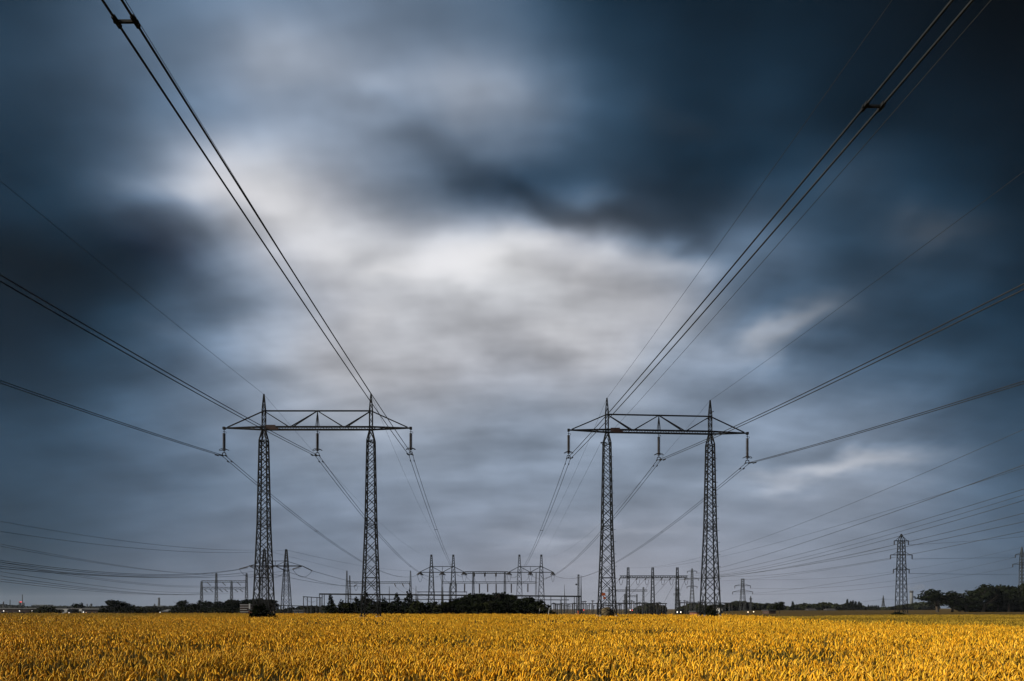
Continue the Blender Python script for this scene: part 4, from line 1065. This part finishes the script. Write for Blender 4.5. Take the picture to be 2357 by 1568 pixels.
# ------------------------------------------------------------------ more overhead cables
def wire(pts, Ys, r, label, group, m='cable_grey'):
    """pts: photo points along the wire from end to end (first, passes, last); Ys: distance of the two ends"""
    p, q = P(*pts[0], Ys[0]), P(*pts[-1], Ys[1])
    cable(parab(p, q, pts[len(pts) // 2] if len(pts) > 2 else None, .8), r, m, label, group)
GL = 'cables crossing low on the left'
lw = [([(-60, 1189), (280, 1244.6), (608.5, 1266)], (95, YA), .028, 'topmost thin cable at lower left, ending on the angle tower\'s left mast'),
 ([(-60, 1214), (280, 1259), (659, 1266)], (95, YA), .028, 'second highest thin cable at lower left, ending on the angle tower\'s right mast'),
 ([(-60, 1240), (196, 1289), (498, 1320)], (120, YG), .035, 'third cable down at lower left, ending on the tall second gantry column'),
 ([(-60, 1246), (210, 1294), (567.6, 1320)], (120, YG), .035, 'cable close below the third one at lower left, ending on the right gantry column'),
 ([(-60, 1281), (330, 1322), (571, 1306.5)], (95, YA - .8), .04, 'dark cable swinging up to the left arm tip of the angle tower'),
 ([(-60, 1285), (340, 1325), (571, 1307.5)], (95, YA - .8), .04, 'twin of the dark cable swinging up to the left arm tip'),
 ([(-60, 1297), (310, 1327), (631, 1307)], (90, YA - .8), .04, 'dark cable swinging up to the crossarm middle of the angle tower'),
 ([(-60, 1303), (320, 1329), (693, 1308)], (88, YA - .8), .04, 'dark cable swinging up to the right arm tip of the angle tower'),
 ([(-60, 1283), (308, 1341), (485, 1348)], (130, YG), .04, 'cable ending on the left insulator of the gantry\'s upper beam'),
 ([(-60, 1287), (300, 1343), (519.5, 1348)], (130, YG), .04, 'cable ending on the middle insulator of the gantry\'s upper beam'),
 ([(-60, 1306), (336, 1360), (478, 1363)], (130, YG), .04, 'upper cable of the low group ending on the gantry\'s lower beam, left bay'),
 ([(-60, 1316), (300, 1363), (513, 1363)], (130, YG), .04, 'cable of the low group ending on the gantry\'s lower beam, middle bay'),
 ([(-60, 1325), (280, 1363), (548, 1363)], (130, YG), .04, 'cable of the low group ending on the gantry\'s lower beam, right bay'),
 ([(-60, 1331), (270, 1365), (490, 1363)], (130, YG), .04, 'lowest cable at lower left, ending under the gantry\'s lower beam')]
for a in lw: wire(*a[:3], a[3], GL)
for k, (e, mm) in enumerate((((798.5, 1314), (720, 1295)), ((945, 1314), (880, 1309)))):
    wire([((608.5, 659)[k], 1266), mm, e], (YA, YM), .03, ('thin cable from the angle tower\'s left peak to the pale gantry\'s left column', 'thin cable from the angle tower\'s right peak to the pale gantry\'s right column')[k], GL)
for k, (x, y, e, mm) in enumerate(((AT[0][1], 0, (815, 1349), (740, 1343)), (AT[1][1], 0, (836, 1349), (760, 1344)), (AT[2][1], 0, (858, 1349), (760, 1326)))):
    cable(parab(x, P(*e, YM), mm), .06, 'cable', 'dark cable sagging from the angle tower\'s %s to the pale gantry' % ('left arm tip', 'crossarm middle', 'right arm tip')[k], GL)
GR = 'cables crossing low on the right'
rw = [([(2420, 960), (1865, 1197), (1445.8, 1307)], (75, YR3), .028, 'topmost thin cable at lower right, ending on the gantry\'s first mast'),
 ([(2420, 1056), (1949, 1204), (1502.3, 1307)], (85, YR3), .028, 'second thin cable at lower right, ending on the gantry\'s second mast'),
 ([(2420, 1047), (1893, 1235), (1544, 1331)], (80, YR3), .045, 'thick dark cable at lower right, ending on the gantry\'s fifth insulator'),
 ([(2420, 1106), (1921, 1254.5), (1524, 1331)], (90, YR3), .04, 'cable second below the thick dark one, ending on the gantry\'s fourth insulator'),
 ([(2420, 1120), (1977, 1250), (1578, 1331)], (90, YR3), .035, 'faint cable just under the second dark cable at lower right'),
 ([(2420, 1133), (1977, 1259), (1487, 1331)], (92, YR3), .042, 'cable passing right over the top of the tall lattice pylon'),
 ([(2420, 1165), (2058, 1254.5), (1467, 1331)], (95, YR3), .04, 'cable crossing the tall lattice pylon at its top arm'),
 ([(2420, 1187), (2117, 1252), (1428, 1331)], (98, YR3), .04, 'cable crossing the tall lattice pylon below its top arm'),
 ([(2420, 1209), (2047, 1285), (1604, 1319)], (100, 400), .04, 'cable crossing the tall lattice pylon at its middle arm'),
 ([(2420, 1229), (2200, 1248), (2091, 1254.5)], (150, 160), .03, 'cable leaving the tall lattice pylon\'s top arm to the right'),
 ([(2099, 1287), (2230, 1285), (2336, 1284)], (160, 345), .035, 'cable from the tall pylon\'s middle right arm to the far right pylon'),
 ([(2092, 1320), (2230, 1322), (2420, 1321)], (160, 330), .035, 'cable leaving the tall lattice pylon\'s lowest right arm'),
 ([(2049.5, 1287), (1900, 1312), (1607, 1336)], (160, 400), .035, 'cable from the tall pylon\'s middle left arm to the slim far pylon'),
 ([(2056.5, 1320), (1900, 1346), (1686, 1368)], (160, 420), .035, 'cable from the tall pylon\'s lowest left arm to the squat pylon'),
 ([(2058, 1254.5), (1880, 1295), (1604, 1319.5)], (160, 400), .03, 'cable from the tall pylon\'s top left arm to the slim far pylon'),
 ([(2337, 1283), (1990, 1345), (1727, 1354)], (345, 420), .05, 'faint cable from the far right pylon\'s upper arm to the squat pylon'),
 ([(2331, 1306), (1990, 1356), (1732, 1368)], (345, 420), .05, 'faint cable from the far right pylon\'s lower arm to the squat pylon'),
 ([(2352, 1260), (2100, 1310), (1709.5, 1333)], (345, 420), .045, 'faint cable joining the tops of the far right and squat pylons'),
 ([(2038, 1380), (2200, 1381), (2420, 1380)], (700, 720), .08, 'faint line leaving the tiny far pylon to the right'),
 ([(2028, 1380), (1990, 1385), (1950, 1390)], (700, 720), .08, 'faint line leaving the tiny far pylon to the left')]
for a in rw: wire(*a[:3], a[3], GR)
GD = 'droppers slanting down from the right gantry'
for i, (x0, x1, y1) in enumerate(((1427, 1385, 1392), (1466, 1420, 1390), (1487, 1432, 1389), (1524, 1470, 1389), (1543, 1490, 1389), (1500, 1478, 1372), (1558, 1528, 1389), (1578, 1556, 1389))):
    wire([(x0, 1331 if i not in (5, 6) else 1335), ((x0 + x1) / 2 - 1.5, (1331 + y1) / 2 + 2), (x1, y1)], (YR3, 390), .06, 'thin cable slanting down from the right gantry to the yard rails', GD)
GD2 = 'droppers between the portals and the yard'
for i, (a, b) in enumerate((((1018, 1323), (1036, 1343)), ((1069, 1323), (1096, 1343)), ((966.5, 1323), (1000, 1341)), ((1091, 1328), (1100, 1343)), ((1116, 1328), (1121, 1343)), ((1141, 1328), (1142, 1343)), ((1221, 1323), (1200, 1343)), ((1272, 1323), (1225, 1343)))):
    wire([a, b], (YT, YM + 6), .07, 'thin dropper cable between the terminal portals and the gantry behind', GD2)
for i, (a, b) in enumerate((((910, 1351), (965, 1378)), ((929, 1351), (985, 1378)), ((946, 1351), (1000, 1378)), ((716, 1385), (745, 1372)), ((722, 1387), (700, 1374)))):
    wire([a, b], (YM, YB), .06, ['left one of three thin cables falling from the pale gantry to the yard', 'middle one of three thin cables falling from the pale gantry', 'right one of three thin cables falling from the pale gantry',
       'thin cable rising to the left end of the long busbar', 'thin cable rising to the bare post row'][i], GD2)

# ------------------------------------------------------------------ buildings, chimneys, lights
def building(name, x0, x1, py, Y, dp, wall, roof, label, cat='building', group=None, rh=.5, wins=0, win_m='glass', lit=(), over=.25, pitched=False, winh=1.1):
    a, b = P(x0, py, Y), P(x1, py, Y); g0 = gz((a.x + b.x) / 2, Y) - .2; top = a.z; cx = (a.x + b.x) / 2; wd = b.x - a.x
    t = thing(name, (cx, Y, g0), label, cat, group)
    MB().box((cx, Y + dp / 2, (g0 + top - rh) / 2), (wd, dp, top - rh - g0)).build('wall', wall, t)
    r_ = MB()
    if pitched:
        b0 = len(r_.v)
        for x in (cx - wd/2 - over, cx + wd/2 + over):
            r_.v += [Vector((x, Y - over, top - rh + .01)), Vector((x, Y + dp + over, top - rh + .01)), Vector((x, Y + dp / 2, top))]
        r_.f += [(0,1,2), (5,4,3), (0,2,5,3), (2,1,4,5), (1,0,3,4)]
    else: r_.box((cx, Y + dp / 2, top - rh / 2 + .005), (wd + 2*over, dp + 2*over, rh))
    r_.build('roof', roof, t)
    for k in range(wins):
        x = cx - wd / 2 + wd * (k + .5) / wins; z = top - rh - 1.0 - winh / 2
        MB().box((x, Y - .02, z), (wd / wins * .6, .12, winh)).build('window', 'lit_window' if k in lit else win_m, t)
    return t
building('long_warehouse', 128, 246, 1400, 250, 22, 'wall_dark', 'roof', 'long low dark warehouse with pale roof edge and lit windows', rh=.55, wins=18, lit=(4, 5, 6, 7, 9, 10), winh=.55)
building('long_shed', -40, 86, 1399.5, 262, 22, 'wall_dark', 'roof', 'long dark shed with pale roof edge at the left border', rh=.45, wins=9, winh=.6)
building('tower_block', 236, 249, 1394.5, 262, 8, 'wall_grey', 'roof_dark', 'small pale grey block between warehouse and big round tree', rh=.3, wins=2)
building('small_house', 372, 404, 1403, 240, 9, 'wall_dark', 'roof', 'small house with red lit windows left of the dome-shaped trees', rh=.7, wins=6, lit=(2, 4, 5), winh=.6, pitched=True)
Yl = 212.0
a, b = P(553, 1391, Yl), P(580, 1391, Yl); g0 = gz(a.x, Yl); t = thing('louvred_building', ((a.x + b.x) / 2, Yl, g0), 'small dark building striped with white louvres left of the bushy mast', 'building')
cx = (a.x + b.x) / 2; wd = b.x - a.x
MB().box((cx, Yl + 3, (g0 + a.z) / 2), (wd, 6, a.z - g0)).build('wall', 'wall_dark', t)
for k in range(5): MB().box((cx, Yl - .12, a.z - .2 - k * .72), (wd, .2, .16)).build('louvre', 'white', t)
MB().box((b.x - .6, Yl - .3, (g0 + a.z) / 2 + .1), (.4, .3, a.z - g0 + .2)).build('white_column', 'white', t)
building('brick_house', 571, 582, 1402, 208, 5, 'wall_brick', 'roof_dark', 'small red brick hut beside the louvred building', rh=.4, wins=2)
building('red_shed', 1604, 1632, 1407, 150, 6, 'wall_brick', 'roof_dark', 'low reddish shed at the field edge between the right masts', rh=.25, wins=4, winh=.25)
building('yard_house', 1658, 1664, 1398, 300, 6, 'wall_pale', 'roof_dark', 'small pale hut right of the low reddish shed', rh=.4, wins=1)
building('yard_house', 1770, 1786, 1404, 230, 6, 'wall_dark', 'roof_dark', 'low dark hut left of the lone ragged tree', rh=.3, wins=3, winh=.4)
building('farm_house', 1862, 1880, 1401, 560, 8, 'wall_brick', 'roof_dark', 'red-walled farmhouse in front of the long skyline wood', rh=1.5, wins=3, pitched=True)
building('farm_house', 1905, 1925, 1401, 565, 8, 'wall_brick', 'roof_dark', 'second red farmhouse nearer to the poplar clump', rh=1.5, wins=3, pitched=True)
building('substation_house', 1328, 1342, 1402, 345, 8, 'wall_grey', 'roof_dark', 'grey switch house at the foot of the plain pole', rh=.4, wins=2)
building('substation_house', 676, 700, 1404, 300, 6, 'wall_grey', 'roof', 'long low grey hut left of the belt', rh=.35, wins=4, winh=.5)
SK = 'dim far town blocks on the left skyline'
for i, (x0, x1, py) in enumerate(((-6, 3, 1391), (11, 17, 1392.5), (30, 34, 1393), (75, 83, 1392), (86, 101, 1392), (103, 110, 1392), (160, 168, 1394.5), (332, 338, 1395))):
    building('town_block', x0, x1, py, 1600, 20, 'wall_grey', 'roof', ['dim far block at the left border of the skyline', 'dim narrow far block left of the tall lit chimney', 'dim narrow far block under the tall mast', 'dim far block left of the widest pale block',
      'widest pale far block on the left skyline', 'dim far block right of the widest pale block', 'dim far block left of the small round roof tree', 'dim far block left of the thin chimney'][i], group=SK, rh=1.2, wins=4, winh=2)
def stack(px, py, Y, r, label, cat='chimney', name='chimney', m='steel_far', taper=.75):
    p = P(px, py, Y); g0 = gz(p.x, Y)
    t = thing(name, (p.x, Y, g0), label, cat)
    MB().tube([(p.x, Y, g0), (p.x, Y, p.z)], [r, r * taper], 12).build('shaft', m, t, True)
    MB().tube([(p.x, Y, p.z - r * 1.2), (p.x, Y, p.z - .05 * r)], [r * taper * 1.2, r * taper * 1.2], 12).build('rim', 'roof_dark', t, True)
    return t, p
stack(366, 1376, 1500, 2.6, 'tall thin far chimney right of the big round tree')
stack(356, 1390, 1480, 1.8, 'short far chimney left of the tall thin one')
t, p = stack(46, 1385, 1200, 2.4, 'dark far chimney with a red light at its head')
MB().box((p.x + 2.2, p.y - 1, p.z - .6), (2.4, 2.0, .9)).build('beacon', 'lamp_red', t)
stack(51.5, 1368.5, 1250, .9, 'tallest thin far mast on the left skyline', 'mast', 'radio_mast')
stack(23, 1380.5, 1250, .8, 'thin far mast left of the red-lit chimney', 'mast', 'radio_mast')
stack(8, 1385, 700, .7, 'short dark pole near the left border', 'mast', 'radio_mast')
stack(54.5, 1387.5, 1200, 1.6, 'stubby far chimney right of the red-lit one')
stack(210, 1390, 1000, 1.6, 'short dark stack behind the warehouse roof')
stack(200.5, 1390.5, 1000, .9, 'thin stack behind the warehouse roof', 'mast', 'radio_mast')
building('power_plant', 358, 372, 1394, 1490, 20, 'wall_grey', 'roof', 'far grey plant hall at the foot of the tall thin chimney', rh=1, wins=3, winh=2)
t, p = stack(2098, 1360, 1800, 4.2, 'pale far chimney trailing smoke right of the tall pylon', m='wall_grey', taper=.9)
building('power_plant', 2086, 2108, 1392, 1790, 25, 'wall_grey', 'roof', 'far low plant hall under the smoking chimney', rh=1, wins=4, winh=2)
smk = bpy.data.materials.new('smoke'); smk.use_nodes = True; tt = smk.node_tree; tt.nodes.clear()
ou = N(tt, 'ShaderNodeOutputMaterial'); pv = N(tt, 'ShaderNodeVolumePrincipled'); L_(tt, pv.outputs[0], ou.inputs['Volume'])
pv.inputs['Color'].default_value = (.35, .36, .40, 1); pv.inputs['Density'].default_value = .012
sm = MB()
for x, y, r in ((2099, 1358, 6), (2105, 1356, 9), (2112, 1353, 11), (2120, 1351, 10), (2094, 1356, 7), (2088, 1352, 8)):
    q = P(x, y, 1800); sm.lathe(q, [(r * math.sin(math.pi * i / 8), -r * .8 * math.cos(math.pi * i / 8)) for i in range(9)], 12)
tag(sm.build('smoke', smk, None, True, at=P(2099, 1358, 1800)), 'faint smoke drifting off the pale far chimney', 'smoke', kind='stuff')

def lamp_post(px, py, Y, m, label, group, r=.22):
    p = P(px, py, Y); g0 = gz(p.x, Y); t = thing('lamp_post', (p.x, Y, g0), label, 'lamp', group)
    MB().tube([(p.x, Y + .1, g0), (p.x, Y + .1, p.z + .3)], [.09, .06], 6).bar((p.x, Y + .1, p.z + .28), (p.x, Y - .35, p.z + .28), .08).build('post', 'steel_far', t)
    MB().ball((p.x, Y - .2, p.z), r, 8).build('lamp', m, t, True)
LG = 'lit lamps along the left buildings'
for px, py, Y, w in ((9.5, 1406.5, 240, 'nearest the left border, before the long shed'), (46, 1406.5, 240, 'under the red-lit chimney'), (75, 1406.5, 240, 'left of the broad low bush'), (193, 1409, 235, 'at the right part of the warehouse'), (160, 1410.5, 235, 'beside the parked white vans'), (369, 1409.5, 230, 'left of the small house')):
    lamp_post(px, py, Y, 'lamp_white', 'bright lamp ' + w, LG, .14)
RG = 'lit signal lamps along the right'
for px, py, Y, m, w in ((1338, 1404, 320, 'lamp_white', 'white lamp of the pair left of the orange-signed mast'), (1343.5, 1404.5, 320, 'lamp_red', 'red lamp of the pair left of the orange-signed mast'),
    (1450.5, 1404.5, 320, 'lamp_white', 'white lamp at the foot of the gantry\'s first column'), (1455, 1405, 320, 'lamp_red', 'red lamp at the foot of the gantry\'s first column'),
    (1558.5, 1409, 150, 'lamp_white', 'left lamp of the white pair above the reddish shed'), (1566.5, 1409, 150, 'lamp_white', 'right lamp of the white pair above the reddish shed'),
    (1588, 1408.3, 160, 'lamp_red', 'left lamp of the red pair left of the rightmost mast'), (1594.5, 1408.3, 160, 'lamp_red', 'right lamp of the red pair left of the rightmost mast'),
    (1721, 1409, 155, 'lamp_warm', 'left lamp of the warm pair right of the rightmost mast'), (1734, 1408.3, 155, 'lamp_warm', 'right lamp of the warm pair right of the rightmost mast')):
    lamp_post(px, py, Y, m, w, RG, .2 if Y > 250 else .12)
p = P(1331, 1411, 125); t = thing('marker_post', (p.x, 125, 0), 'short orange marker post at the wheat edge left of the signed mast', 'marker post')
MB().tube([(p.x, 125, 0), (p.x, 125, p.z + .2)], [.1, .08], 8).build('post', 'orange', t, True)
MB().ball((p.x, 125, p.z + .25), .16, 8).build('cap', 'orange', t, True)
# birch stems at the front of the belt
for px, y0, y1, w in ((1263 - 0, 1402, 1411, 'thin pale birch stem at the right end of the belt'), (1241, 1404, 1411, 'thin pale birch stem left of the end one in the belt')):
    a, b = P(px, y1, 119), P(px + 2, y0 - 4, 119)
    tag(MB().tube([(a.x, 119, 0), a, b], [.09, .08, .04], 6).build('birch_stem', 'wall_pale', None, True, at=(a.x, 119, 0)), w, 'tree')

def car(px, py, Y, label, m='white', h=1.5, L=4.3, group=None, van=False):
    p = P(px, py, Y); g0 = p.z - .5
    t = thing('parked_van' if van else 'parked_car', (p.x, Y, g0), label, 'van' if van else 'car', group)
    prof = [(-L/2, .35), (-L/2, .85), (-L*.30, .95), (-L*.17, h), (L*.25, h), (L*.42, .95), (L/2, .85), (L/2, .35)] if not van else [(-L/2, .35), (-L/2, 1.0), (-L*.40, 1.15), (-L*.30, h), (L*.49, h), (L/2, h - .15), (L/2, .35)]
    b = MB(); n = len(prof)
    for y in (-.85, .85):
        for x, z in prof: b.v.append(Vector((p.x + x, Y + y, g0 + z)))
    b.f += [tuple(range(n)), tuple(range(n, 2*n))[::-1]] + [(k, (k+1) % n, n + (k+1) % n, n + k) for k in range(n)]
    b.build('body', m, t)
    MB().box((p.x + (.05 * L if not van else -.3 * L), Y - .86, g0 + h * .78), (L * (.42 if not van else .16), .04, h * .22)).build('window', 'glass', t)
    for x in (-L*.31, L*.31):
        for y in (-.8, .8):
            MB().tube([(p.x + x, Y + y - .1, g0 + .33), (p.x + x, Y + y + .1, g0 + .33)], .33, 10).build('wheel', 'tyre', t)
VG = 'white vehicles parked by the warehouse'
for i, (px, v) in enumerate(((158, True), (164.5, False), (170, True), (176.5, True), (182.5, False))):
    car(px, 1413.5 - .0, 236, ['leftmost white van parked before the warehouse, beside the lamp', 'white car between the two left vans', 'middle white van before the warehouse', 'right white van before the warehouse', 'rightmost white car before the warehouse'][i], h=2.2 if v else 1.5, L=4.6 if v else 4.2, group=VG, van=v)
for i, px in enumerate((1817, 1828, 1850)):
    car(px, 1405.3, 700, ['left white car on the far road by the lone ragged tree', 'right one of two white cars near the single poplar', 'white car alone on the far road right of the single poplar'][i], group='white cars on the far road', L=4.6)

# ------------------------------------------------------------------ thin evening haze
hz = bpy.data.materials.new('haze'); hz.use_nodes = True; tt = hz.node_tree; tt.nodes.clear()
ou = N(tt, 'ShaderNodeOutputMaterial'); pv = N(tt, 'ShaderNodeVolumePrincipled'); L_(tt, pv.outputs[0], ou.inputs['Volume'])
pv.inputs['Color'].default_value = (.72, .83, 1.0, 1); pv.inputs['Density'].default_value = .00005; pv.inputs['Anisotropy'].default_value = .2
tag(MB().box((0, 1970, 33.5), (10200, 4300, 81)).build('haze', hz), 'thin bluish evening haze over the plain', 'haze', kind='stuff')
